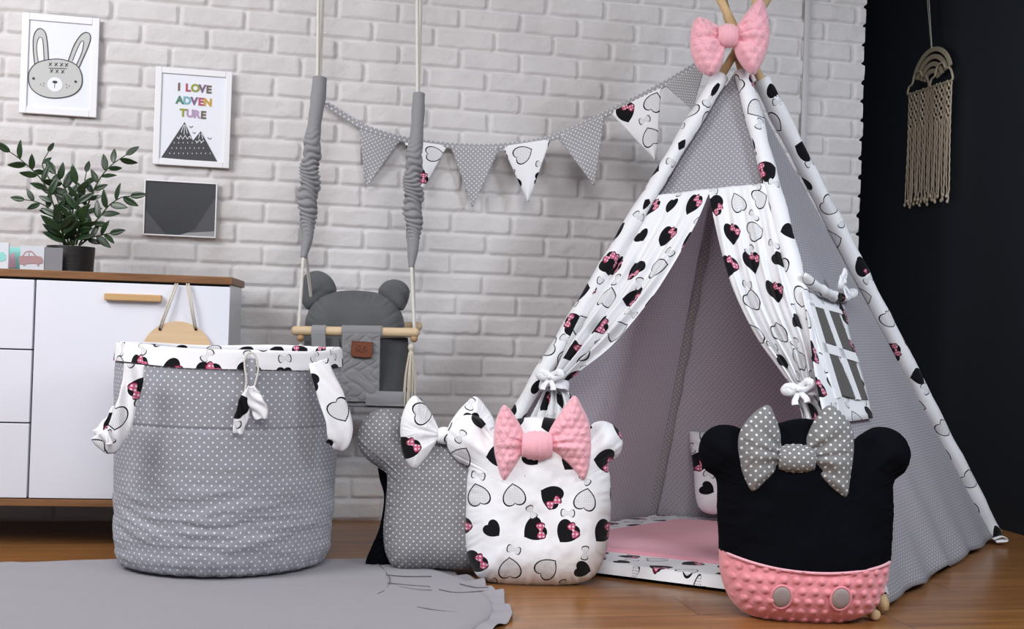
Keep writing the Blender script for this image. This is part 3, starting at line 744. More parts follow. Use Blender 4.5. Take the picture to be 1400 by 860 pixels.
geo_, sheet, pl, (a0, a1, b0, b1) = picture('geometric_picture', (197, 243), (297.5, 252), (295, 327), (195, 320), .005, 'dark grey geometric picture in a thin white frame above the sideboard', 'facet1')
w_, h_ = a1 - a0, b1 - b0
def fa(L): return [(a0 + .006 + x * (w_ - .012), b0 + .006 + y * (h_ - .012)) for x, y in L]
obj('facet', prism(pl, fa([(.62, 0.05), (1, .12), (1, .0), (.5, 0)]), .0002, .001), 'facet3', sheet, False)
obj('facet', prism(pl, fa([(.72, .12), (1, .75), (1, .1), (.62, .05)]), .0002, .0012), 'facet2', sheet, False)
obj('facet', prism(pl, fa([(0, 0), (0, .45), (.3, .0)]), .0002, .001), 'facet2', sheet, False)

# ================================================================== PLAY TENT
fFL, fFR, fBR = fl(590, 762), fl(1210, 842), fl(1364, 742)
fBL = np.array([1.405, 3.90, 0.0]); fBL[0] = wy(889, 715, 3.90)[0]
# apex: on the sight line through the crossing, above the middle of the feet
mid = (fFL + fFR + fBR + fBL) / 4
d_ = ray(1004, 84); APX = CP + d_ * (np.dot(mid[:2], d_[:2]) / np.dot(d_[:2], d_[:2]))
tent = thing('play_tent', (mid[0], mid[1], 0), 'printed and dotted fabric play tent on four wooden poles beside the dark wall', 'play tent')
def along(f, q): return f + (APX - f) * q
POLES = {}
ZA = float(np.dot(APX - CP, -RC[:, 2]))
for nm, f, (ax, ay, dz_) in (('fl', fFL, (985, 105, -.028)), ('fr', fFR, (1015, 100, -.030)), ('br', fBR, (1036, 100, .014)), ('bl', fBL, (1012, 110, .030))):
    A_ = at(ax, ay, ZA + dz_); d = unit(A_ - f); POLES[nm] = (f, A_)
    obj('pole', tube([f + d * .015, A_ + d * .40], [.013, .013], 16), 'wood_light', tent)
def pole_at_px_y(nm, y):
    """point on a pole whose image row is y"""
    f, A_ = POLES[nm]; lo, hi = 0.0, 1.25
    for _ in range(40):
        q = (lo + hi) / 2; p = RC.T @ (f + (A_ - f) * q - CP); yy = 430 - FPX * p[1] / -p[2]
        if yy > y: lo = q
        else: hi = q
    return f + (A_ - f) * q
def sleeve(nm, ytop, r, mat, sd, zend=.02):
    top = pole_at_px_y(nm, ytop); f = POLES[nm][0]; bot = f + (POLES[nm][1] - f) * zend
    q = np.linspace(0, 1, 90); P_ = top + (bot - top) * q[:, None]
    V, Fc, U = tube(P_, r * (1 + .05 * np.sin(q * 60 + sd) + .04 * np.sin(q * 23)), 20, flat=(1.08, .86))
    Vr = V[:1800].reshape(90, 20, 3)
    wob = .0025 * fbm(np.repeat(q[:, None] * 60, 20, 1), np.tile(np.arange(20) * .7, (90, 1)), sd)
    Vr = Vr + (Vr - P_[:, None]) / r * wob[..., None]
    V[:1800] = Vr.reshape(-1, 3); U[:, 0] *= 1.0
    return obj('pole_sleeve', (V, Fc, U + np.array([.37 * sd, .11 * sd])), mat, tent)
sleeve('fl', 104, .027, 'print_tent', 1)
sleeve('fr', 100, .025, 'print_tent', 2, .03)
sleeve('br', 108, .030, 'print_tent', 3, .02)
sleeve('bl', 110, .018, 'polka_tent', 4)

def panel(name, fa_, fb, qtop, mat, nbulge, sd, n=70, rows=90, qbot=.012, uvo=(0, 0), inset=0.0):
    """fabric wall between two poles"""
    u = unit(fb - fa_); P_, U_ = [], []
    nn = unit(np.cross(u, APX - fa_)); q = np.linspace(qbot, qtop, rows)
    for i, qq in enumerate(q):
        a_, b_ = along(fa_, qq), along(fb, qq); s_ = np.linspace(inset, 1 - inset, n)[:, None]
        L = np.linalg.norm(b_ - a_); p = a_ + (b_ - a_) * s_
        k = np.sin(math.pi * s_[:, 0]); hgt_ = np.dot(APX - fa_, [0, 0, 1]) * qq
        x = (s_[:, 0] - .5) * L
        wv_ = nbulge * k * (1 - qq) * 1.0 + .010 * k * fbm(x * 7, np.full(n, qq * 6), sd, 3) + .012 * np.exp(-qq * 9) * k * np.sin(x * 26 + sd)
        p = p + nn * wv_[:, None]; p[:, 2] += .012 * np.exp(-qq * 30) * np.sin(x * 19 + sd) * k + .002
        P_.append(p); U_.append(np.stack([x + uvo[0], np.full(n, qq * 1.55) + uvo[1]], 1))
    return obj(name, solid(grid(np.array(P_), np.array(U_)), .0015), mat, tent)
panel('left_panel', fFL, fBL, .95, 'polka_tent_lit', .02, 1)
panel('back_panel', fBL, fBR, .95, 'polka_tent_lit', .02, 2)
rp = panel('right_panel', fFR, fBR, .95, 'polka_tent', .006, 3)
# front upper triangle
PF = Plane(fFL, fFR - fFL, APX - fFL)
TL, TR = PF.px(896, 270), PF.px(1053, 255); AP = PF.px(1003, 98)
P_, U_ = [], []
for i, q in enumerate(np.linspace(0, 1, 30)):
    l = TL + (AP - TL) * q; r_ = TR + (AP + np.array([.012, 0]) - TR) * q
    s_ = np.linspace(0, 1, 30)[:, None]; ab = l + (r_ - l) * s_
    P_.append(PF.W(ab, .012 * np.sin(math.pi * s_[:, 0]) * (1 - q) - .008)); U_.append(ab)
obj('front_gable', solid(grid(np.array(P_), np.array(U_)), .0015), 'polka_tent', tent)

def curtain(name, top_l, top_r, tie_l, tie_r, inner_l, inner_r, seed, width=.62, folds=5, amp=.016, pw=1.0, off=0.0):
    """gathered curtain: px outlines of its left and right edge from the top line to the tie"""
    Lp = smooth_path(np.array([PF.px(*p) for p in [top_l] + inner_l + [tie_l]]), 70)
    Rp = smooth_path(np.array([PF.px(*p) for p in [top_r] + inner_r + [tie_r]]), 70)
    P_, U_ = [], []; n = 110; dlen = 0
    for i in range(70):
        q = i / 69; s_ = np.linspace(0, 1, n); ab = Lp[i] + (Rp[i] - Lp[i]) * s_[:, None]
        if i: dlen += .5 * (np.linalg.norm(Lp[i] - Lp[i - 1]) + np.linalg.norm(Rp[i] - Rp[i - 1]))
        ph = folds * 2 * math.pi * (s_ + .04 * np.sin(q * 5 + seed)) + seed
        prof_ = np.sin(ph) + .35 * np.sin(ph * 2.1 + q * 3)
        A = amp * (.05 + min(1.0, (q * 1.15) ** pw)) * (1 - .45 * q ** 6)
        h = A * prof_ + .020 + .010 * q + off * q + .003 * fbm(s_ * 12, np.full(n, q * 9), seed, 3)
        P_.append(PF.W(ab, h)); wn_ = width * (1 - .25 * q)
        U_.append(np.stack([(s_ - .5) * wn_ + seed, np.full(n, -dlen)], 1))
    return obj(name, solid(grid(np.array(P_), np.array(U_)), .0015), 'print_tent', tent)
curtain('left_curtain', (892, 272), (974, 262), (752, 534), (774, 528), [(850, 340), (812, 412), (776, 480)], [(950, 316), (900, 400), (846, 468), (800, 508)], 3, .30, 3.4)
curtain('right_curtain', (970, 262), (1050, 255), (1090, 540), (1116, 536), [(982, 322), (1002, 392), (1034, 460), (1066, 506)], [(1070, 330), (1092, 410), (1112, 478)], 5, .28, 4)
curtain('left_curtain_tail', (750, 532), (776, 530), (592, 772), (668, 782), [(728, 572), (690, 640), (640, 715)], [(792, 566), (790, 610), (752, 690)], 8, .26, 5, .016, .4, -.075)
curtain('right_curtain_tail', (1088, 542), (1118, 538), (1128, 826), (1206, 836), [(1098, 570), (1103, 610), (1110, 700)], [(1138, 574), (1162, 660), (1192, 765)], 9, .24, 4, .016, .4, -.05)

def tie_bow(pl, c, sz, parent, mat, h=.03, rot=0.0, wrap=None, name='tie_bow', sd=0, uvo=1.1):
    """small soft fabric knot with two loops and two tails"""
    gs = []; cr, sr = math.cos(rot), math.sin(rot)
    R2 = lambda x, y: np.array([c[0] + (x * cr - y * sr) * sz, c[1] + (x * sr + y * cr) * sz])
    for sg in (-1, 1):
        L_ = [R2(0, 0), R2(sg * .35, .30), R2(sg * .90, .50), R2(sg * 1.2, .22), R2(sg * .85, -.05), R2(sg * .3, -.12), R2(0, 0)]
        hs = [0, .25, .45, .3, .2, .1, 0]
        P_ = smooth_path(np.array([pl.w(*q, h + sz * k_) for q, k_ in zip(L_, hs)]), 40)
        gs.append(tube(P_, sz * .30 * (1 + .22 * np.sin(np.linspace(0, 14, 40) + sg)), 12, flat=(1.1, .55), ref=pl.n))
        L_ = [R2(0, 0), R2(sg * .22, -.45), R2(sg * .5, -.9), R2(sg * .55, -1.25)]
        P_ = smooth_path(np.array([pl.w(*q, h + .004) for q in L_]), 24)
        gs.append(tube(P_, sz * np.linspace(.16, .26, 24), 10, flat=(1.2, .3), ref=pl.n))
    k_ = tube([pl.w(*R2(-.12, 0), h + sz * .2), pl.w(*R2(-.04, 0), h + sz * .28), pl.w(*R2(.04, 0), h + sz * .28), pl.w(*R2(.12, 0), h + sz * .2)], [sz * .12, sz * .26, sz * .26, sz * .12], 14)
    g = join(*gs); g = (g[0], g[1], g[2] + uvo)
    o = obj(name, g, mat, parent); ORG[o.name] = ORG[parent.name]
    obj('knot', k_, mat, o)
    return o
def band(pl, p0, p1, rad, wdt, parent, mat, h=.03, name='tieback'):
    """strap wrapped round the gathered cloth"""
    a, b_ = pl.px(*p0), pl.px(*p1); m_ = (a + b_) / 2; r_ = np.linalg.norm(b_ - a) / 2; u_ = unit(b_ - a); v_ = np.array([-u_[1], u_[0]])
    P_, U_ = [], []
    for j, z_ in enumerate(np.linspace(-wdt / 2, wdt / 2, 7)):
        row_ = []
        for i in range(36):
            t_ = 2 * math.pi * i / 36; q = m_ + u_ * math.cos(t_) * r_ + v_ * (z_ + .002 * math.sin(t_ * 5 + j))
            row_.append(pl.w(q[0], q[1], h + math.sin(t_) * rad + .0025 * math.sin(j * 2.2)))
        P_.append(row_); U_.append([(t * .01 + 2, z_) for t in range(36)])
    return obj(name, grid(np.array(P_), np.array(U_), True), mat, parent)
band(PF, (743, 531), (782, 533), .034, .026, tent, 'white_cloth')
tie_bow(PF, PF.px(764, 527), .030, tent, 'white_cloth', .072)
band(PF, (1084, 543), (1122, 541), .034, .026, tent, 'white_cloth')
tie_bow(PF, PF.px(1098, 545), .030, tent, 'white_cloth', .072, .3)

# side window in the right panel
PR_ = Plane(fFR, fBR - fFR, APX - fFR)
if np.dot(PR_.n, CP - PR_.o) < 0: PR_.n = -PR_.n
def quad(L, h0, h1, n=1): return prism(PR_, pts(PR_, L), h0, h1)
OUT = .022
PR_ = Plane(PR_.w(0, 0, OUT), PR_.u, PR_.v); PR_.n = unit(-np.cross(PR_.u, PR_.v)) if np.dot(np.cross(PR_.u, PR_.v), CP - PR_.o) < 0 else PR_.n; OUT = 0.0
wfr = obj('window_flap', solid(grid(*(lambda Q: (np.array([[PR_.w(*(Q[0] + (Q[1] - Q[0]) * s_ + (Q[3] - Q[0] + (Q[2] - Q[1] - Q[3] + Q[0]) * s_) * t_), OUT + .003 * math.sin(9 * s_ + 7 * t_)) for s_ in np.linspace(0, 1, 16)] for t_ in np.linspace(0, 1, 20)]),
      np.array([[Q[0] + (Q[1] - Q[0]) * s_ + (Q[3] - Q[0]) * t_ for s_ in np.linspace(0, 1, 16)] for t_ in np.linspace(0, 1, 20)])))(pts(PR_, [(1096, 398), (1153, 415), (1194, 572), (1128, 580)]))), .003), 'print_tent', tent)
ORG[wfr.name] = ORG[tent.name]
pan = [[(1108, 419), (1124, 424), (1141, 474), (1120, 468)], [(1128, 425), (1144, 429), (1163, 481), (1145, 476)],
       [(1126, 483), (1143, 489), (1168, 546), (1146, 541)], [(1148, 491), (1167, 497), (1184, 548), (1172, 547)]]
for L in pan: obj('window_pane', prism(PR_, smooth_path(np.array([PR_.px(*p) for p in L + L[:1]]), 40)[:-1] if False else pts(PR_, L), OUT + .004, OUT + .007), 'mesh_pane', wfr, False)
for L in ([(1123, 424), (1129, 425), (1174, 548), (1167, 547)], [(1120, 469), (1166, 484), (1171, 497), (1124, 483)], [(1102, 414), (1109, 417), (1147, 544), (1140, 546)], [(1102, 411), (1146, 425), (1149, 431), (1104, 419)]):
    obj('window_bar', prism(PR_, pts(PR_, L), OUT + .004, OUT + .009), 'white_cloth', wfr, False)
# rolled blind above the window
P_ = smooth_path(np.array([PR_.w(*PR_.px(x - 7, y), OUT + .018) for x, y in ((1098, 379), (1110, 392), (1130, 404), (1150, 410), (1170, 402))]), 60)
q = np.linspace(0, 1, 60); g = tube(P_, (.016 + .0015 * np.sin(q * 31) + .001 * np.sin(q * 57)) * np.minimum(1, .5 + 6 * np.minimum(q, 1 - q)), 18, flat=(1.1, .9))
g = (g[0], g[1], g[2] + 5.3); rb_ = obj('rolled_blind', g, 'print_tent', tent); ORG[rb_.name] = ORG[tent.name]
tie_bow(PR_, PR_.px(1132, 394), .036, tent, 'white_cloth', OUT + .04, .4, name='blind_tie')

# wooden foot caps and corner loop
for nm in ('fr', 'br', 'fl', 'bl'):
    f = POLES[nm][0]; d = unit(POLES[nm][1] - f)
    obj('pole_foot', tube([f + d * .004 + (0, 0, .008), f + d * .02 + (0, 0, .008), f + d * .045 + (0, 0, .006)], [.010, .016, .015], 16), 'wood_light', tent)
for k_, p in enumerate((fl(1368, 742, .01),)):
    obj('corner_loop', tube(smooth_path(np.array([p + (-.03, 0, .012), p + (0, -.006, .022), p + (.018, -.003, .01), p + (-.02, .0, .006)]), 24), .007, 10, flat=(1.5, .35)), 'white_cloth', tent)

obj('corner_bead', tube([fl(1190, 846, .0) + (0, 0, .014), fl(1190, 846, .0) + (.0, -.006, .015), fl(1190, 846, 0) + (0, -.026, .015), fl(1190, 846, 0) + (0, -.03, .015)], [.006, .013, .013, .008], 16), 'wood_light', tent)

# pink bow on the poles
def big_bow(parent, pl, lobes, knot, mat, T, kmat=None, minky=None, h0=0.0, uvo=(0, 0), name='bow', cm=None, wr=.0012, seam=None):
    """lobes: px outlines, each starting anywhere; knot: px (l, t, r, b)"""
    kc = pl.px((knot[0] + knot[2]) / 2, (knot[1] + knot[3]) / 2); out = []
    kw, kh = abs(pl.px(knot[2], knot[1])[0] - pl.px(knot[0], knot[1])[0]) / 2, abs(pl.px(knot[0], knot[1])[1] - pl.px(knot[0], knot[3])[1]) / 2
    root = obj(name, join(*(lambda: [tube(np.array([pl.w(kc[0] + kw * 1.12 * x, kc[1], h0 + T * .30) for x in np.linspace(-1, 1, 15)]),
              kh * (1.06 - .30 * np.abs(np.linspace(-1, 1, 15)) ** 2.5 + .045 * np.sin(np.arange(15) * 2.4)), 28, flat=(1.0, min(1.0, T * .95 / kh)), ref=pl.n)])()), kmat or mat, parent)
    ORG[root.name] = ORG[parent.name]
    for i, L in enumerate(lobes):
        ol = np.array([pl.px(*p) for p in L]); c_ = ol.mean(0)
        def crease(AB, i=i):
            v = AB - kc; r_ = np.linalg.norm(v, axis=-1); th = np.arctan2(v[..., 1], np.abs(v[..., 0]) + 1e-6)
            span = np.linalg.norm(ol - kc, axis=1).max(); q = np.clip(r_ / span, 0, 1)
            k = 1 + (.36 * np.sin(th * 8 + 1.2 * i) + .12 * np.sin(th * 15 + 2 + i)) * np.exp(-q * 2.2) - .50 * np.exp(-((th - .22 + .1 * i) / .09) ** 2) * np.exp(-q * 2.4) - .40 * np.exp(-((th + .42) / .08) ** 2) * np.exp(-q * 2.6)
            return k * (.42 + .58 * np.clip(q * 2.2, 0, 1))
        g = puff(pl, ol, T, T * .7, wd=.055 if T < .05 else .07, c=c_, na=220, nr=46, wr=wr, wn=26, sd=20 + i, crease=crease, minky=minky, h0=h0)
        g = (g[0], g[1], g[2] + np.asarray(uvo) + i * .3)
        out.append(obj('bow_loop', g, mat, root))
    return root
topc = PF.w(*PF.px(1000, 62), 0)
PB = facing(APX + np.array([-.02, -.105, 0]) * 1.0, -16, 4)
bowt = thing('pink_bow', PB.w(*PB.px(998, 80)), 'large pink plush bow tied where the tent poles cross', 'bow')
lob = [[(985, 40), (968, 28), (955, 24), (947, 32), (943, 55), (946, 78), (956, 96), (972, 104), (984, 94), (990, 75), (991, 60)],
       [(1006, 38), (1018, 20), (1032, 4), (1040, -2), (1048, 14), (1052, 40), (1050, 65), (1042, 86), (1031, 102), (1018, 94), (1006, 76), (1003, 56)]]
big_bow(bowt, PB, lob, (982, 36, 1006, 66), 'minky', .045, minky=(.026, .0095, .0042), name='bow_knot', h0=.0)

# quilted floor mat inside
def Q4(h, ins=0.0, lf=0.0):
    c_ = (fFL + fFR + fBR + fBL) / 4
    return [np.array([*(p + (c_ - p) * ins)[:2], h]) for p in (fFL, fFR, fBR, fBL)]
def matgeo(ins, z0, z1, nx, amp, uvs_=1.0, sd=1, edge=.02, dots=None):
    q = Q4(0, ins); Lx = 1.2; P_, U_ = [], []
    for i, t_ in enumerate(np.linspace(0, 1, nx)):
        rowp, rowu = [], []
        for s_ in np.linspace(0, 1, nx):
            p = (q[0] * (1 - s_) + q[1] * s_) * (1 - t_) + (q[3] * (1 - s_) + q[2] * s_) * t_
            e = min(s_, 1 - s_, t_, 1 - t_) * Lx; k = math.sqrt(1 - (1 - min(e / edge, 1)) ** 2)
            z = z0 + (z1 - z0) * k + amp * (math.sin(s_ * 21) * math.sin(t_ * 17 + 1)) * min(e / .05, 1)
            if dots: z += dots[1] * max(0, math.sin(s_ * Lx / dots[0] * 6.283) * math.sin(t_ * Lx / dots[0] * 6.283)) * min(e / .02, 1)
            rowp.append((p[0], p[1], z)); rowu.append((s_ * Lx, t_ * Lx))
        P_.append(rowp); U_.append(rowu)
    return grid(np.array(P_), np.array(U_))
mat_o = thing('floor_mat', (mid[0], mid[1], 0), 'padded play mat with printed border and pink centre inside the tent', 'play mat')
obj('mat_underside', join(matgeo(.055, .004, .018, 30, 0, edge=.01)), 'black_cloth', mat_o)
obj('mat_border', matgeo(.045, .010, .040, 90, .0015, sd=2), 'print', mat_o)
obj('mat_centre', matgeo(.33, .038, .050, 220, .0008, edge=.010, dots=(.022, .0018)), 'mat_pink', mat_o)

# ================================================================== FLOOR RUG
rp_ = [(-200, 800), (-60, 772), (60, 766), (180, 763), (300, 762), (420, 762), (520, 764), (590, 776), (640, 792), (668, 812), (674, 834), (655, 852), (610, 872), (540, 898), (400, 930), (200, 950), (0, 940), (-160, 900), (-240, 850)]
RGZ = .016
ol = smooth_path(np.array([fl(x, y, RGZ)[:2] for x, y in rp_]), 360, True); cR = ol.mean(0)
rug = thing('round_rug', (cR[0], cR[1], 0), 'thin plain grey fabric rug with a ruffled edge lying under the dotted basket', 'rug')
P_, U_ = [], []
ss = 1 - (1 - np.linspace(0, 1, 90)) ** 1.3
dd_ = np.linalg.norm(ol - cR, axis=1)
for q in ss:
    ab = cR + (ol - cR) * q; e = (1 - q) * dd_
    z = .004 + (RGZ - .004) * np.sqrt(1 - (1 - np.clip(e / .025, 0, 1)) ** 2) + (.0040 * fbm(ab[:, 0] * 7, ab[:, 1] * 16, 4, 4) + .0036 * np.abs(fbm(ab[:, 0] * 5, ab[:, 1] * 24, 9, 2))) * np.clip(e / .03, 0, 1)
    P_.append(np.column_stack([ab, z])); U_.append(ab)
P_ = np.array(P_); P_[0] = P_[0].mean(0)
obj('rug_top', grid(P_, np.array(U_), True), 'rug', rug)
# ruffle
na = 1400; ol2 = resample(np.vstack([ol, ol[:1]]), na, True); T_ = np.roll(ol2, -1, 0) - np.roll(ol2, 1, 0); N_ = np.stack([T_[:, 1], -T_[:, 0]], 1); N_ /= np.linalg.norm(N_, axis=1)[:, None]
if np.dot(N_[0], ol2[0] - cR) < 0: N_ = -N_
L_ = np.arange(na) / na * 6.283; P_, U_ = [], []
wv_ = np.sin(L_ * 58 + 2.2 * np.sin(L_ * 7)) ; wv2 = np.sin(L_ * 23 + 2 * np.sin(L_ * 5))
for q in np.linspace(0, 1, 8):
    wd_ = (.046 + .007 * wv2) * q * np.clip((ol2[:, 0] - .10) / .3, .3, 1)
    ab = ol2 + N_ * (wd_ - .006)[:, None]
    wgt = np.clip((ol2[:, 0] - .30) / .15, .12, 1)
    z = .008 + .0065 * wgt * wv_ * q ** .6 + .003 * wv2 * q + .001
    P_.append(np.column_stack([ab, np.clip(z, .001, None)])); U_.append(ab)
rf = grid(np.array(P_), np.array(U_), True); obj('ruffle', (rf[0], rf[1], rf[2]), 'rug', rug)
for L in ([(512, 722 + 45), (524, 778), (533, 792), (527, 806), (516, 812)], [(528, 786), (556, 788), (590, 788)], [(530, 797), (560, 800), (588, 802)], [(545, 802), (570, 806), (590, 807)], [(628, 798), (650, 803), (668, 803)], [(600, 806), (625, 810), (660, 808)], [(570, 830), (610, 836), (640, 838)]):
    P_ = smooth_path(np.array([fl(x, y, RGZ + .0016) for x, y in L]), 40)
    obj('seam_crease', tube(P_, .0013, 6), 'crease', rug)

# ================================================================== DOTTED BASKET
bc = np.array([*fl(305, 803)[:2], 0]); fw = unit((bc[0] + .02, bc[1], 0)); rt = np.array([fw[1], -fw[0], 0])
RYB = .222; bcen = bc + fw * (RYB * .93); Zb = float(np.dot(bcen - CP, -RC[:, 2]))
bcen = bcen + rt * ((305 - (RC.T @ (bcen - CP))[0] / Zb * 0 - (700 + FPX * (RC.T @ (bcen - CP))[0] / Zb)) / FPX * Zb)
bk = thing('toy_basket', (bcen[0], bcen[1], RGZ), 'tall grey dotted fabric basket with printed cuff and strap handles standing on the grey rug', 'basket')
BH = .590 - RGZ
def rad_at(z):     # half width in px by height fraction -> metres
    zs_ = [0, .02, .06, .15, .3, .5, .66, .8, .92, 1.0]; rs = [126, 136, 142, 145, 146, 148, 149, 151, 150, 147]
    return np.interp(z, zs_, rs) / FPX * Zb
def basket_surface(z0, z1, rows, off, sd, wr=1.0, n=300, sag=0.0):
    P_, U_ = [], []; th = np.linspace(0, 2 * math.pi, n, endpoint=False)
    for i, q in enumerate(np.linspace(z0, z1, rows)):
        r_ = rad_at(q) + off
        low = math.exp(-((q - .22) / .20) ** 2)
        w_ = wr * (.0020 * fbm(th * 5, np.full(n, q * 26), sd, 3) + low * .0075 * np.clip(fbm(th * 6.5 + q * 9, q * 52 + np.sin(th * 3 + 1) * 1.2 + th * 1.5, sd + 1, 4), -.4, 1.2) + .004 * math.exp(-q * 16) * np.sin(th * 34 + 2 * np.sin(th * 5)))
        w_ = w_ - (.004 * math.exp(-((q - (.655)) / .007) ** 2) if wr else 0) + .004 * fbm(th * 2, np.full(n, q * 3), sd + 5, 2)
        if q < .02: r_ = r_ * (.955 + .045 * (q / .02) ** .5)
        x = (r_ + w_) * np.cos(th); y = (r_ * (RYB / .29) + w_) * np.sin(th)
        z = RGZ + .004 + q * BH + sag * (np.sin(th * 2 + 1) * .35 + np.sin(th * 5 + 2) * .15) * q
        P_.append(bcen + np.outer(x, rt) + np.outer(y, fw) + np.outer(z, [0, 0, 1])); U_.append(np.stack([th * .29, np.full(n, q * BH)], 1))
    return np.array(P_), np.array(U_)
P_, U_ = basket_surface(0, .965, 200, 0, 3)
n = P_.shape[1]; bot = np.tile(P_[0].mean(0), (n, 1)); bot[:, 2] = RGZ + .004
P_ = np.vstack([bot[None], P_]); U_ = np.vstack([U_[:1], U_]); U_[:, -1, 0] = U_[:, -1, 0]
# unwrap seam kept at the back: start angle is turned away from the camera
obj('basket_body', grid(P_, U_, True), 'polka', bk)
Pa, Ua = basket_surface(.925, 1.0, 14, .006, 8, .5, sag=.012); Pb, Ub = basket_surface(1.0, .80, 16, -.006, 8, .5, sag=.012)
Pa = Pa + 0; k_ = np.linspace(0, 1, 5)[1:-1]
mid_ = [Pa[-1] * (1 - q) + Pb[0] * q + np.array([0, 0, .006 * math.sin(math.pi * q)]) for q in k_]
Pc = np.vstack([Pa, np.array(mid_), Pb]); Uc = np.vstack([Ua, np.array([Ua[-1] + [0, .004 * (i + 1)] for i in range(3)]), Ub * [1, -1] + [0, 2 * BH + .02]])
obj('printed_cuff', grid(Pc, Uc, True), 'print', bk)
BPL = Plane(bcen - fw * (RYB + .012), rt, (0, 0, 1))
def strap(name, L, wd_, hs, mat='print', sd=0, th_=.003, parent=bk, pl=BPL, ref=None, tw=None, uvo=.3):
    Q = smooth_path(np.array([pl.w(*pl.px(*p), h) for p, h in zip(L, hs)]), 60); n = 60
    T_ = np.gradient(Q, axis=0); T_ /= np.linalg.norm(T_, axis=1)[:, None]
    w_ = np.interp(np.linspace(0, 1, 60), np.linspace(0, 1, len(wd_)), wd_)
    tws = np.interp(np.linspace(0, 1, 60), np.linspace(0, 1, len(tw)), tw) if tw else np.zeros(60)
    P_, U_ = [], []; L_ = 0
    for i in range(n):
        S_ = unit(np.cross(T_[i], pl.n)); N2 = np.cross(S_, T_[i]); c_, s_ = math.cos(tws[i]), math.sin(tws[i]); A = S_ * c_ + N2 * s_; B = -S_ * s_ + N2 * c_
        if i: L_ += np.linalg.norm(Q[i] - Q[i - 1])
        P_.append([Q[i] + A * w_[i] * (x / 8 - .5) + B * .0045 * math.sin(x * 1.1 + i * .23 + sd) for x in range(9)]); U_.append([(w_[i] * (x / 8 - .5) + uvo + sd, L_) for x in range(9)])
    o = obj(name, solid(grid(np.array(P_), np.array(U_)), th_), mat, parent); ORG[o.name] = ORG[parent.name]; return o
strap('handle_strap', [(184, 498), (180, 530), (170, 565), (160, 598), (152, 612), (143, 603), (136, 592)], [.048, .048, .046, .05, .055, .055, .05], [.000, .004, .008, .012, .012, .014, .012], sd=1, tw=[0, 0, 0, .3, .9, .6])
strap('handle_strap', [(138, 598), (146, 590), (156, 575), (163, 560)], [.05, .05, .045, .04], [.002, -.01, -.02, -.03], sd=2, tw=[.2, .3, .2])
strap('handle_strap', [(436, 494), (444, 520), (455, 548), (463, 575), (464, 602), (456, 612)], [.050, .058, .066, .070, .066, .05], [-.02, -.012, -.004, .0, .0, -.01], sd=3, tw=[0, .2, .3, .2, .4])
for L in ([(334, 492), (335, 505), (337, 520), (335, 534), (333, 548)], [(351, 494), (353, 505), (350, 520), (346, 534), (344, 545)], [(334, 493), (338, 484), (344, 482), (349, 486), (352, 495)]):
    obj('drawstring', tube(smooth_path(np.array([BPL.w(*BPL.px(*p), .012) for p in L]), 30), .0026, 10), 'rope', bk)
strap('tie_end', [(343, 528), (336, 548), (330, 570), (325, 592)], [.018, .034, .034, .024], [.014, .016, .012, .010], sd=5, tw=[.5, .3, .1])
strap('tie_end', [(343, 528), (348, 545), (354, 558), (357, 572)], [.016, .036, .044, .03], [.014, .018, .016, .012], sd=6, tw=[.2, -.3, -.4])
obj('tuck_tab', pbox(BPL, BPL.px(335, 500)[0], BPL.px(351, 500)[0], BPL.px(340, 530)[1], BPL.px(340, 490)[1], .000, .009, .003), 'polka', bk)

# ================================================================== CUSHIONS
def P2(pl, L): return np.array([pl.px(*p) for p in L])
# white printed bear-head cushion
pw = fl(735, 800); PW = facing(pw + np.array([.01, .03, 0]), -10, 5)
cw = thing('bear_cushion', pw + np.array([.02, .085, 0]), 'white printed bear-shaped cushion with heart and bow print and a big pink bow', 'cushion', None)
bodyW = [(650, 800), (700, 799), (760, 800), (806, 797), (822, 772), (829, 735), (831, 700), (824, 668), (812, 645), (790, 622), (760, 612), (720, 608), (688, 618), (662, 634), (645, 660), (640, 695), (638, 730), (643, 768)]
bodyW = [(690, 799), (735, 801), (780, 799), (810, 789), (826, 762), (833, 725), (835, 690), (834, 655), (832, 634),
         (846, 622), (851, 604), (844, 586), (828, 576), (812, 578), (800, 590), (780, 578), (737, 570), (690, 576),
         (670, 588), (658, 572), (638, 567), (619, 576), (610, 594), (613, 614), (626, 630), (640, 638), (638, 660), (637, 695), (636, 730), (641, 765), (656, 790)]
g = puff(PW, P2(PW, bodyW), .095, .05, .115, c=PW.px(737, 678), na=300, nr=44, wr=.0045, wn=60, sd=5, uv0=(.03, .0))
weld(obj('cushion_body', g, 'print', cw))
PWB = Plane(PW.w(0, 0, .085), PW.u, PW.v)
lob = [[(716, 592), (706, 572), (694, 556), (686, 556), (677, 578), (675, 604), (678, 630), (688, 657), (702, 642), (712, 626), (717, 612)],
       [(750, 592), (762, 570), (776, 550), (786, 541), (796, 556), (806, 580), (808, 610), (805, 640), (797, 656), (782, 640), (764, 624), (751, 612)]]
big_bow(cw, PWB, lob, (715, 590, 752, 628), 'minky', .042, minky=(.022, .0085, .0042), name='bow_knot')
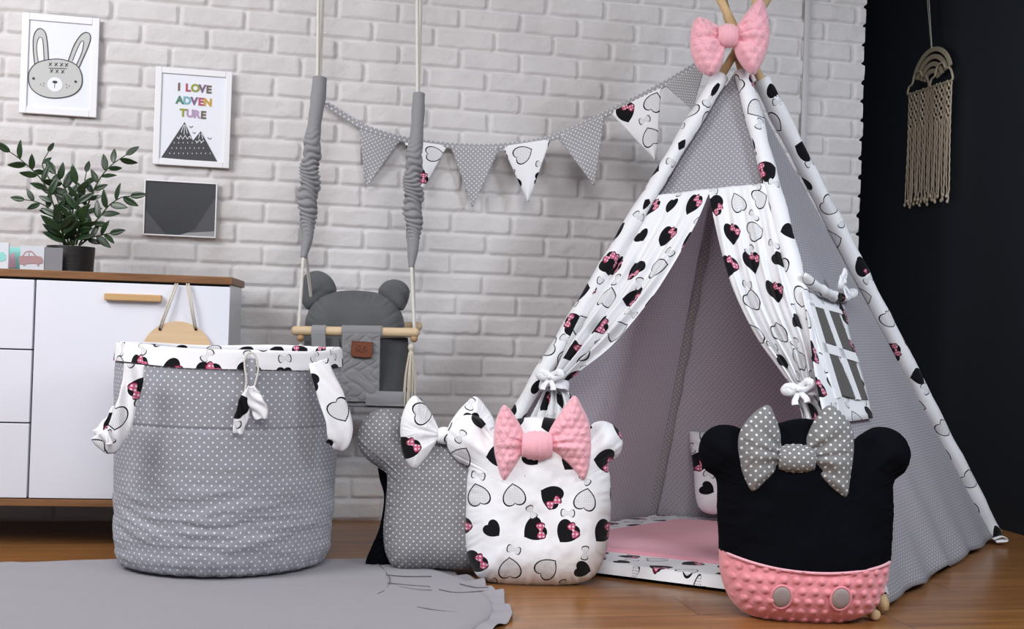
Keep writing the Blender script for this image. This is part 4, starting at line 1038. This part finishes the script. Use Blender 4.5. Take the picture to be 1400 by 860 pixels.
# grey dotted cushion, seen from the dotted back with black front behind it
pg = fl(572, 779, RGZ); PG = facing(pg + np.array([-.01, .03, .006]), -9, 3)
cg = thing('bear_cushion', pg + np.array([-.01, .07, 0]), 'grey dotted bear-shaped cushion with printed bow standing beside the dotted basket', 'cushion')
bodyG = [(545, 778), (590, 777), (640, 778), (665, 770), (670, 735), (672, 690), (668, 650), (655, 625), (630, 606), (600, 598), (575, 596), (560, 596), (556, 576), (540, 563), (519, 560), (500, 570), (490, 588), (490, 610), (502, 628), (520, 638), (529, 650), (527, 690), (524, 725), (528, 758)]
ft, bkk = puff(PG, P2(PG, bodyG), .075, .04, .095, c=PG.px(598, 690), na=300, nr=44, wr=.0045, wn=60, sd=15, uv0=(0, 0), keep=lambda A: np.ones(len(A), bool)), None
obj('cushion_body', ft[0], 'polka_small', cg)
PGB = Plane(PG.w(0, 0, -.034), PG.u, PG.v)
bodyK = [(505, 778), (545, 778), (590, 777), (640, 778), (668, 768), (670, 700), (660, 640), (620, 630), (560, 600), (540, 590), (520, 600), (516, 630), (519, 655), (525, 680), (519, 720), (509, 745), (500, 768)]
obj('black_side', puff(PGB, P2(PGB, bodyK), .02, .025, .08, c=PGB.px(590, 700), na=240, nr=24, wr=.006, wn=40, sd=19), 'black_cloth', cg)
PGF = Plane(PG.w(0, 0, .068), unit(PG.u + .25 * np.cross(PG.v, PG.u)), PG.v)
lob = [[(600, 588), (590, 566), (576, 548), (566, 541), (556, 552), (548, 576), (548, 604), (554, 628), (566, 641), (580, 628), (592, 612), (600, 600)],
       [(612, 588), (622, 568), (636, 552), (650, 542), (664, 556), (676, 578), (672, 606), (660, 630), (640, 618), (622, 606)]]
big_bow(cg, PGF, lob, (598, 584, 614, 606), 'print', .032, name='bow_knot', uvo=(.5, .2))
# black and pink cushion
pb_ = fl(1098, 851); PK = facing(pb_ + np.array([.01, .04, 0]), -14, 5)
ck = thing('bear_cushion', pb_ + np.array([.02, .10, 0]), 'black bear-shaped cushion with pink dimpled lower half and grey dotted bow', 'cushion')
bodyB = [(1045, 846), (1098, 852), (1150, 850), (1188, 836), (1206, 808), (1215, 772), (1218, 735), (1220, 695), (1220, 660),
         (1236, 644), (1243, 622), (1236, 600), (1218, 586), (1196, 584), (1178, 593), (1164, 600), (1138, 582), (1098, 572), (1058, 581), (1032, 598),
         (1018, 589), (998, 581), (976, 583), (960, 597), (955, 620), (963, 641), (979, 656), (980, 695), (982, 730), (983, 760), (985, 785), (996, 815), (1016, 836)]
lo_ = PK.px(986, 752); lm = PK.px(1098, 776); l2 = PK.px(1212, 764)
def upper(A):
    x = np.clip((A[:, 0] - lo_[0]) / (l2[0] - lo_[0]), 0, 1); e = lo_[1] * (1 - x) + l2[1] * x; sag = (lm[1] - .5 * (lo_[1] + l2[1])) * 4 * x * (1 - x)
    return A[:, 1] > e + sag
olK = P2(PK, bodyB)
up, _lo = puff(PK, olK, .105, .055, .12, c=PK.px(1100, 700), na=420, nr=90, wr=.004, wn=60, sd=25, keep=upper)
_up, lo2 = puff(PK, olK, .105, .055, .12, c=PK.px(1100, 700), na=560, nr=150, wr=.002, wn=60, sd=25, minky=(.0290, .0092, .0085), keep=upper)
obj('cushion_body', up, 'black_cloth', ck)
obj('pink_panel', lo2, 'minky_deep', ck)
def onpuff(pl, x, y, base, ol_c, w_=.12, T_=.105):
    ab = pl.px(x, y); d = np.sqrt(((smooth_path(ol_c, 400, True) - ab) ** 2).sum(1)).min(); k = min(d / w_, 1); return ab, T_ * math.sqrt(1 - (1 - k) ** 2)
xq = np.linspace(0, 1, 60); seam = np.stack([lo_[0] + (l2[0] - lo_[0]) * xq, lo_[1] * (1 - xq) + l2[1] * xq + (lm[1] - .5 * (lo_[1] + l2[1])) * 4 * xq * (1 - xq)], 1)
dk = smooth_path(olK, 400, True)
def kh_(ab):
    d = np.sqrt(((dk[None] - np.asarray(ab)[:, None]) ** 2).sum(2)).min(1); return .105 * np.sqrt(1 - (1 - np.clip(d / .12, 0, 1)) ** 2)
seam = seam[1:-1]; sh = kh_(seam); obj('seam_piping', tube(PK.W(seam, sh + .0035), .0035, 8), 'minky', ck)
for (x, y) in ((1057, 808), (1135, 810)):
    c_ = PK.px(x + 0, y); n_r = 14; P_, U_ = [], []
    for q in np.linspace(0, 1, n_r):
        ab = ell(c_, .0235 * q + 1e-5, .0275 * q + 1e-5, 40); P_.append(PK.W(ab, kh_(ab) + .0125 - .006 * q ** 6)); U_.append(ab)
    g = grid(np.array(P_), np.array(U_), True); pt_ = obj('round_patch', g, 'patch', ck); ORG[pt_.name] = ORG[ck.name]
    ab = ell(c_, .0235, .0275, 41); ab[-1] = ab[0]
    obj('patch_edge', tube(PK.W(ab, kh_(ab) + .008), .0030, 8, caps=False), 'minky_deep', pt_)
PKF = Plane(PK.w(0, 0, .085), PK.u, PK.v)
lob = [[(1068, 612), (1066, 590), (1058, 566), (1050, 554), (1036, 560), (1020, 576), (1010, 596), (1010, 622), (1016, 650), (1028, 672), (1046, 660), (1062, 642), (1072, 628)],
       [(1100, 612), (1106, 590), (1118, 568), (1134, 554), (1152, 566), (1164, 584), (1167, 610), (1164, 640), (1157, 680), (1140, 672), (1120, 656), (1104, 636)]]
big_bow(ck, PKF, lob, (1065, 608, 1108, 646), 'polka_bow', .042, name='bow_knot', uvo=(.1, .1))
# cushion leaning at the back of the tent
pi_ = np.array([*fl(1010, 716, .045)[:2], .045]); PI_ = facing(pi_, -8, 14)
obj_i = obj('cushion_body', puff(PI_, P2(PI_, [(958, 697), (1010, 703), (1080, 702), (1094, 690), (1088, 640), (1084, 600), (1070, 594), (1010, 597), (950, 590), (943, 597), (948, 640)]), .05, .04, .09, c=PI_.px(1018, 650), na=200, nr=26, wr=.003, sd=33, uv0=(.2, .6)), 'print', None, origin=pi_)
obj_i.name = 'square_cushion'; tag(obj_i, 'white printed cushion leaning at the back inside the tent behind the black cushion', 'cushion')

# ================================================================== BUNTING
def zwall(x, y, off): return WALL - off
def bpt(x, y):
    q = (x - 445) / (1000 - 445); Yb = WALL - .02 - .05 * min(q * 4, 1) * 0 - q * 0
    Yw = WALL - .025; Za = np.dot(wy(x, y, Yw) - CP, -RC[:, 2]); k = max(0.0, (q - .25) / .75) ** 1.6
    return at(x, y, Za * (1 - k) + ZA * k)
top = [(445, 142), (470, 158), (498, 174), (550, 190), (615, 199), (684, 200), (752, 189), (828, 156), (903, 118), (968, 82), (990, 96)]
TP = smooth_path(np.array([bpt(*p) for p in top]), 200)
bun = thing('bunting', TP[0], 'bunting of grey dotted and printed triangular flags hung from the brick wall to the tent', 'bunting')
tp2 = TP.copy()
obj('tape', tube(tp2, .0095, 12, flat=(1.1, .25), ref=(0, 1, 0)), 'polka_flag', bun)
obj('nail', tube([wy(444, 141, WALL - .045), wy(444, 141, WALL - .002)], .0025, 10), 'nail', bun)
flags = [((492, 172), (549, 190), (499, 258), 0), ((552, 191), (612, 199), (576, 263), 1), ((616, 200), (684, 201), (646, 283), 0), ((687, 200), (753, 190), (722, 277), 1), ((761, 187), (827, 157), (813, 254), 0), ((834, 154), (904, 120), (897, 220), 1), ((908, 116), (966, 84), (946, 150), 0)]
for i, (a_, b_, c_, kd) in enumerate(flags):
    A, B, T_ = bpt(*a_), bpt(*b_), None
    zc = np.dot((A + B) / 2 - CP, -RC[:, 2]); T_ = at(c_[0], c_[1], zc + (.0 if i < 4 else 0))
    if i < 3: T_[1] = min(T_[1], WALL - .02)
    nn = unit(np.cross(B - A, T_ - A)); 
    if nn[1] > 0: nn = -nn
    P_, U_ = [], []; W_ = np.linalg.norm(B - A)
    for q in np.linspace(0, .985, 26):
        l, r_ = A + (T_ - A) * q, B + (T_ - B) * q; s_ = np.linspace(0, 1, 22)[:, None]
        p = l + (r_ - l) * s_ + nn * (.012 * np.sin(math.pi * s_) * q * (1 if i % 2 else -.3) + .006 * q * q * math.sin(i * 2))
        P_.append(p); U_.append(np.stack([(s_[:, 0] - .5) * W_ * (1 - q) + i * .23 + .05, np.full(22, -q * .22 + i * .31)], 1))
    obj('flag', solid(grid(np.array(P_), np.array(U_)), .002), 'print_flag' if kd else 'polka_flag', bun)

# ================================================================== BABY SWING
ZS = 3.54
PS = facing(at(486, 454, ZS), -13, 0)
sw = thing('baby_swing', PS.w(0, -.13), 'grey quilted baby swing with wooden bar hanging on white ropes before the brick wall', 'swing')
A, B = PS.px(398, 452), PS.px(574, 455)
def bar(a, b_, r_, h, nm='bar'):
    q = np.concatenate([np.linspace(0, .035, 9), np.linspace(.06, .94, 12), np.linspace(.965, 1, 9)]); rr_ = r_ * np.sqrt(1 - (1 - np.clip(np.minimum(q, 1 - q) / .035, .03, 1)) ** 2)
    P_ = np.array([PS.w(*(a + (b_ - a) * k), h) for k in q]); return obj(nm, tube(P_, rr_, 20), 'wood_bar', sw)
bar(A, B, .0145, 0)
bar(PS.px(398, 449) + (.01, .012), PS.px(566, 452) + (.0, .012), .0145, -.26)
CEIL = ZTOP - .001
def rope(px, h, tag_='rope', r_=.0052, up=True):
    P_ = [PS.w(*PS.px(x, y), hh) for (x, y), hh in zip(px, h)]
    if up: p = P_[0].copy(); d = P_[0] - P_[1]; p = P_[0] + d * ((CEIL - P_[0][2]) / d[2]); P_ = [p] + P_
    return obj(tag_, tube(resample(np.array(P_), 60), r_, 10), 'rope', sw)
rope([(427, 0), (427, 98), (419, 230), (417, 300), (414, 350), (409, 440), (407, 455)], [-.10, -.085, -.055, -.035, -.01, 0, 0])
rope([(431, 0), (430, 98), (421, 230), (418, 300), (415, 338), (412, 380), (409, 450)], [-.12, -.095, -.055, -.04, -.03, -.12, -.25])
rope([(566, 0), (567, 120), (562, 240), (563, 300), (562, 360), (566, 440), (567, 456)], [-.10, -.085, -.055, -.035, -.01, 0, 0])
rope([(570, 0), (568, 120), (562, 240), (563, 300), (563, 345), (555, 450)], [-.12, -.095, -.055, -.04, -.03, -.25])
def gathered(name, path, wds, hs, gath):
    Q = smooth_path(np.array([PS.w(*PS.px(x, y), h) for (x, y), h in zip(path, hs)]), 420); q = np.linspace(0, 1, 420)
    rr_ = np.interp(q, np.linspace(0, 1, len(wds)), wds) / 2 / FPX * ZS
    n = 30; V, Fc, U = tube(Q, rr_, n); Vr = V.reshape(420, n, 3); th = np.tile(np.arange(n) / n * 6.283, (420, 1)); L = np.repeat(q[:, None], n, 1)
    g_ = np.exp(-((L - gath) / .24) ** 4)
    dsp = .0085 * g_ * (np.abs(np.sin(L * 105 + 1.6 * np.sin(th + 9 * L) + 1.2 * np.sin(th * 2 + L * 31) + 1.5 * np.sin(L * 23))) ** .6 * 1.6 - .8 + .5 * np.sin(L * 37 + th)) + .0022 * fbm(L * 26, np.cos(th) * 3, 3, 3)
    Vr = Vr + (Vr - Q[:, None]) / (rr_[:, None, None]) * dsp[..., None]
    obj(name, (Vr.reshape(-1, 3), Fc, U), 'grey_cloth', sw)
gathered('rope_sleeve', [(430, 98), (428, 130), (424, 165), (421, 200), (419, 240), (417, 280), (418, 320), (414, 352)], [20, 21, 20, 19, 20, 22, 22, 24, 22, 19, 15, 8], [-.09, -.08, -.07, -.06, -.05, -.04, -.03, -.01], .58)
gathered('rope_sleeve', [(569, 120), (568, 150), (566, 185), (563, 215), (562, 250), (563, 290), (564, 325), (562, 365)], [17, 18, 18, 20, 20, 20, 22, 22, 21, 18, 15, 7], [-.09, -.08, -.07, -.06, -.05, -.04, -.03, -.01], .58)
for x, y in ((411, 462), (566, 463)):
    o = obj('bead', puff(PS, ell(PS.px(x, y), .0115, .0115, 20), .0115, .0115, .0115, na=28, nr=14, wr=0), 'wood_bead', sw)
def tasselo(x0, y0, x1, y1, wd_):
    obj('tassel_head', tube(np.array([PS.w(*PS.px(x0, y), 0) for y in np.linspace(y0, y0 + 14, 8)]), np.array([.35, .8, 1, 1, .8, .62, .7, .85]) * .0095, 14), 'tassel', sw)
    for i in range(26):
        a_ = rng.rand() * 6.283; rr_ = math.sqrt(rng.rand()) * wd_ / 2
        p0 = PS.px(x0, y0 + 12); p1 = PS.px(x1, y1 - rng.rand() * 10)
        P_ = [PS.w(p0[0] + math.cos(a_) * .006, p0[1], math.sin(a_) * .006), PS.w(*(p0 * .55 + p1 * .45 + [math.cos(a_) * rr_ * .8 + .002 * math.sin(i), 0]), math.sin(a_) * rr_), PS.w(*(p1 + [math.cos(a_) * rr_, 0]), math.sin(a_) * rr_)]
        obj('tassel_strand', tube(smooth_path(np.array(P_), 16), .0022, 6), 'tassel', sw)
tasselo(562, 470, 558, 560, .042)
tasselo(411, 470, 411, 540, .036)
# back rest cushion with ears
PSB = Plane(PS.w(0, 0, -.19), PS.u, PS.v)
hc = thing('bear_headrest', PSB.w(*PSB.px(486, 540)), 'dark grey cushion with two round ears sitting in the swing seat', 'cushion')
olH = [(420, 540), (486, 545), (548, 540), (556, 500), (556, 450), (550, 420), (549, 404), (538, 394), (522, 395), (508, 400), (480, 397), (452, 398), (448, 383), (434, 376), (420, 380), (414, 396), (414, 420), (414, 460), (415, 500)]
g = puff(PSB, P2(PSB, [(426, 541), (486, 545), (544, 541), (553, 510), (554, 460), (549, 428), (530, 405), (500, 398), (465, 398), (438, 406), (420, 430), (416, 465), (417, 510)]), .075, .05, .10, c=PSB.px(486, 470), na=240, nr=34, wr=.005, sd=41)
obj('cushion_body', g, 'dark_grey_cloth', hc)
for L in ([(424, 424), (452, 406), (460, 396), (452, 379), (435, 370), (418, 375), (411, 390), (411, 410)], [(518, 402), (546, 424), (556, 416), (560, 398), (552, 386), (538, 382), (524, 387)]):
    obj('ear', puff(Plane(PSB.w(0, 0, -.002), PSB.u, PSB.v), P2(PSB, L), .034, .028, .035, na=90, nr=18, wr=.0008, wn=9, sd=44), 'dark_grey_cloth', hc)
# seat, front piece, side pieces
a, b_ = PS.px(432, 552), PS.px(566, 556)
obj('seat_base', pbox(PS, a[0], b_[0], a[1] - .006, a[1] + .012, -.27, -.0, .006), 'grey_cloth', sw)
def clothpanel(nm, C4, mat, amp, sd, hs, th_=.008, quilt=False, n=40):
    """C4: px corners TL, TR, BR, BL with heights off the swing plane"""
    c_ = [PS.w(*PS.px(*p), h) for p, h in zip(C4, hs)]; P_, U_ = [], []
    nn = unit(np.cross(c_[1] - c_[0], c_[3] - c_[0])); nn = nn if np.dot(nn, PS.n) > 0 else -nn
    for t_ in np.linspace(0, 1, n):
        r_, u_ = [], []
        for s_ in np.linspace(0, 1, n):
            p = (c_[0] * (1 - s_) + c_[1] * s_) * (1 - t_) + (c_[3] * (1 - s_) + c_[2] * s_) * t_
            x, y = s_ * .12, t_ * .22; h = amp * float(fbm(x * 30, y * 30, sd, 2))
            if quilt:
                h += .0026 * min(1, abs(math.sin(x * 75 + 2.2 * math.sin(y * 60)) * math.sin(y * 70 + 1.5 * math.sin(x * 45))) * 1.8)
                h *= min(1, min(s_, 1 - s_) / .08)
            r_.append(p + nn * h); u_.append((x, y))
        P_.append(r_); U_.append(u_)
    return obj(nm, solid(grid(np.array(P_), np.array(U_)), th_), mat, sw)
clothpanel('front_piece', [(470, 456), (521, 457), (518, 549), (465, 549)], 'quilt', .001, 1, [.016, .016, .002, .002], quilt=True, n=90)
for (x0, x1) in ((468, 523), (427, 446)):
    P_ = np.array([PS.w(*(A + (B - A) * ((x - 398) / 176.0)), 0) for x in np.linspace(x0, x1, 20)]); obj('bar_wrap', tube(P_, .0195 if x0 == 468 else .0185, 22), 'quilt' if x0 == 468 else 'grey_cloth', sw)
clothpanel('side_strap', [(427, 454), (446, 454), (447, 500), (428, 500)], 'grey_cloth', .001, 2, [.016, .016, .005, .005])
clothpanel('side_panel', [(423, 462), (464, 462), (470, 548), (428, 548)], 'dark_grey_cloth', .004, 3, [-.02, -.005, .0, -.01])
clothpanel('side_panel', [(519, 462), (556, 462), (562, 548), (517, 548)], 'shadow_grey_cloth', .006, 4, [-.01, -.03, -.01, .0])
clothpanel('seat_front', [(500, 534), (566, 536), (566, 556), (500, 554)], 'grey_cloth', .002, 5, [.006] * 4)
PS2 = Plane(PS.w(0, 0, .0235), PS.u, PS.v)
q_ = pts(PS2, [(481, 466), (510, 468), (508, 489), (480, 487)]); lt = obj('leather_label', prism(PS2, q_, -.006, .003), 'leather', sw, False); ORG[lt.name] = ORG[sw.name]
# embossed mark: a looped script stroke, stitched border
mk_ = smooth_path(pts(PS2, [(487, 478), (489, 474), (492, 473), (493, 477), (489, 481), (487, 479), (491, 478), (494, 482), (497, 477), (499, 474), (500, 478), (497, 481), (500, 481), (503, 478)]), 70)
obj('embossed_mark', tube(PS2.W(mk_, np.full(70, .0032)), .0006, 6), 'leather_dark', lt)
obj('stitching', tube(PS2.W(smooth_path(pts(PS2, [(482.5, 467.5), (508.5, 469.2), (506.8, 487.6), (481.6, 485.8), (482.5, 467.5)]), 80), np.full(80, .0030)), .0005, 6), 'leather_dark', lt)

# ================================================================== MACRAME WALL HANGING on the dark wall
PM = Plane((RX - .022, 4.4, 0), (0, -1, 0), (0, 0, 1))
def mp(x, y): return PM.px(x, y)
cl_, cr_ = mp(1245, 131), mp(1306, 97); cw_ = cr_[0] - cl_[0]; m0 = (cl_ + cr_) / 2
topm = mp(1276, 65)
mc = thing('macrame_hanging', PM.w(m0[0], mp(1270, 275)[1]), 'cream macrame hanging with pale wooden rainbow on the dark blue wall', 'wall hanging')
zb = min(cl_[1], cr_[1]) ; zb = (cl_[1] + cr_[1]) / 2
Rr = cw_ / 2 * .93; hgt_ = topm[1] - zb
for i, k_ in enumerate((1.0, .80, .60, .41)):
    a_ = np.linspace(.34, math.pi - .34, 40); ro_, ri = k_, k_ - .125
    ab = np.vstack([np.stack([m0[0] + Rr * ro_ * np.cos(a_), zb + hgt_ * ro_ * np.sin(a_)], 1), np.stack([m0[0] + Rr * ri * np.cos(a_[::-1]), zb + hgt_ * ri * np.sin(a_[::-1])], 1)])
    obj('rainbow_arch', prism(PM, ab, 0, .006), 'rainbow', mc, False)
for sg in (-1, 1):
    cc_ = np.array([m0[0] + sg * Rr * .56, zb + .006]); wq = Rr * .50
    cloud = smooth_path(np.array([cc_ + (x * wq, y * wq) for x, y in ((-1, -.3), (-.95, .1), (-.6, .25), (-.4, .7), (.1, .8), (.4, .45), (.75, .4), (1, .05), (1, -.3), (0, -.32))]), 80, True)
    ob = tube(PM.W(np.vstack([cloud, cloud[:1]]), np.full(81, .012)), .0046, 8, caps=False); obj('cloud_outline', ob, 'rainbow', mc)
zend = mp(1271, 276)[1]
ncord = 26
for i in range(ncord):
    x = m0[0] - cw_ / 2 + cw_ * (i + .5) / ncord; q = np.linspace(0, 1, 50); z0 = zb - Rr * .08; ze = zend + .012 * math.sin(i * 1.7) + .01 * rng.rand()
    kn = (i % 4 < 3) and not 11 <= i <= 13
    kn = i in (1, 2, 4, 5, 8, 9, 16, 17, 19, 20, 23, 24); amp = np.where(q < .34, .0052 if kn else 0.0006, .0008)
    sg_ = 1 if i % 2 else -1; xx_ = x + sg_ * amp * np.sin(q * 80) + .005 * np.sin(q * 5 + i * 1.9) * q + (.01 * (q > .93) * math.sin(i * 3)); hh = .010 + sg_ * amp * np.cos(q * 80)
    P_ = PM.W(np.stack([xx_, z0 + (ze - z0) * q], 1), hh)
    obj('cord', tube(P_, np.where(q < .35, .0040 if kn else .0030, .0029), 7), 'macrame', mc)
    obj('end_knot', puff(PM, ell((xx_[-1], ze), .0065, .008, 12), .006, .004, .006, na=14, nr=6, wr=0, h0=.012), 'macrame', mc)
tp_ = mp(1271, 1)
for dx in (-.004, .008):
    P_ = np.array([PM.w(m0[0] + dx * .4, zb + hgt_ * .97, .008), PM.w(tp_[0] + dx, tp_[1], .008), PM.w(tp_[0], tp_[1] + .03, .008)]); obj('hanging_string', tube(resample(P_, 20), .0016, 8), 'rope', mc)
obj('wall_hook', tube([PM.w(tp_[0], tp_[1] + .03, -.022), PM.w(tp_[0], tp_[1] + .03, .014)], .003, 10), 'metal', mc)
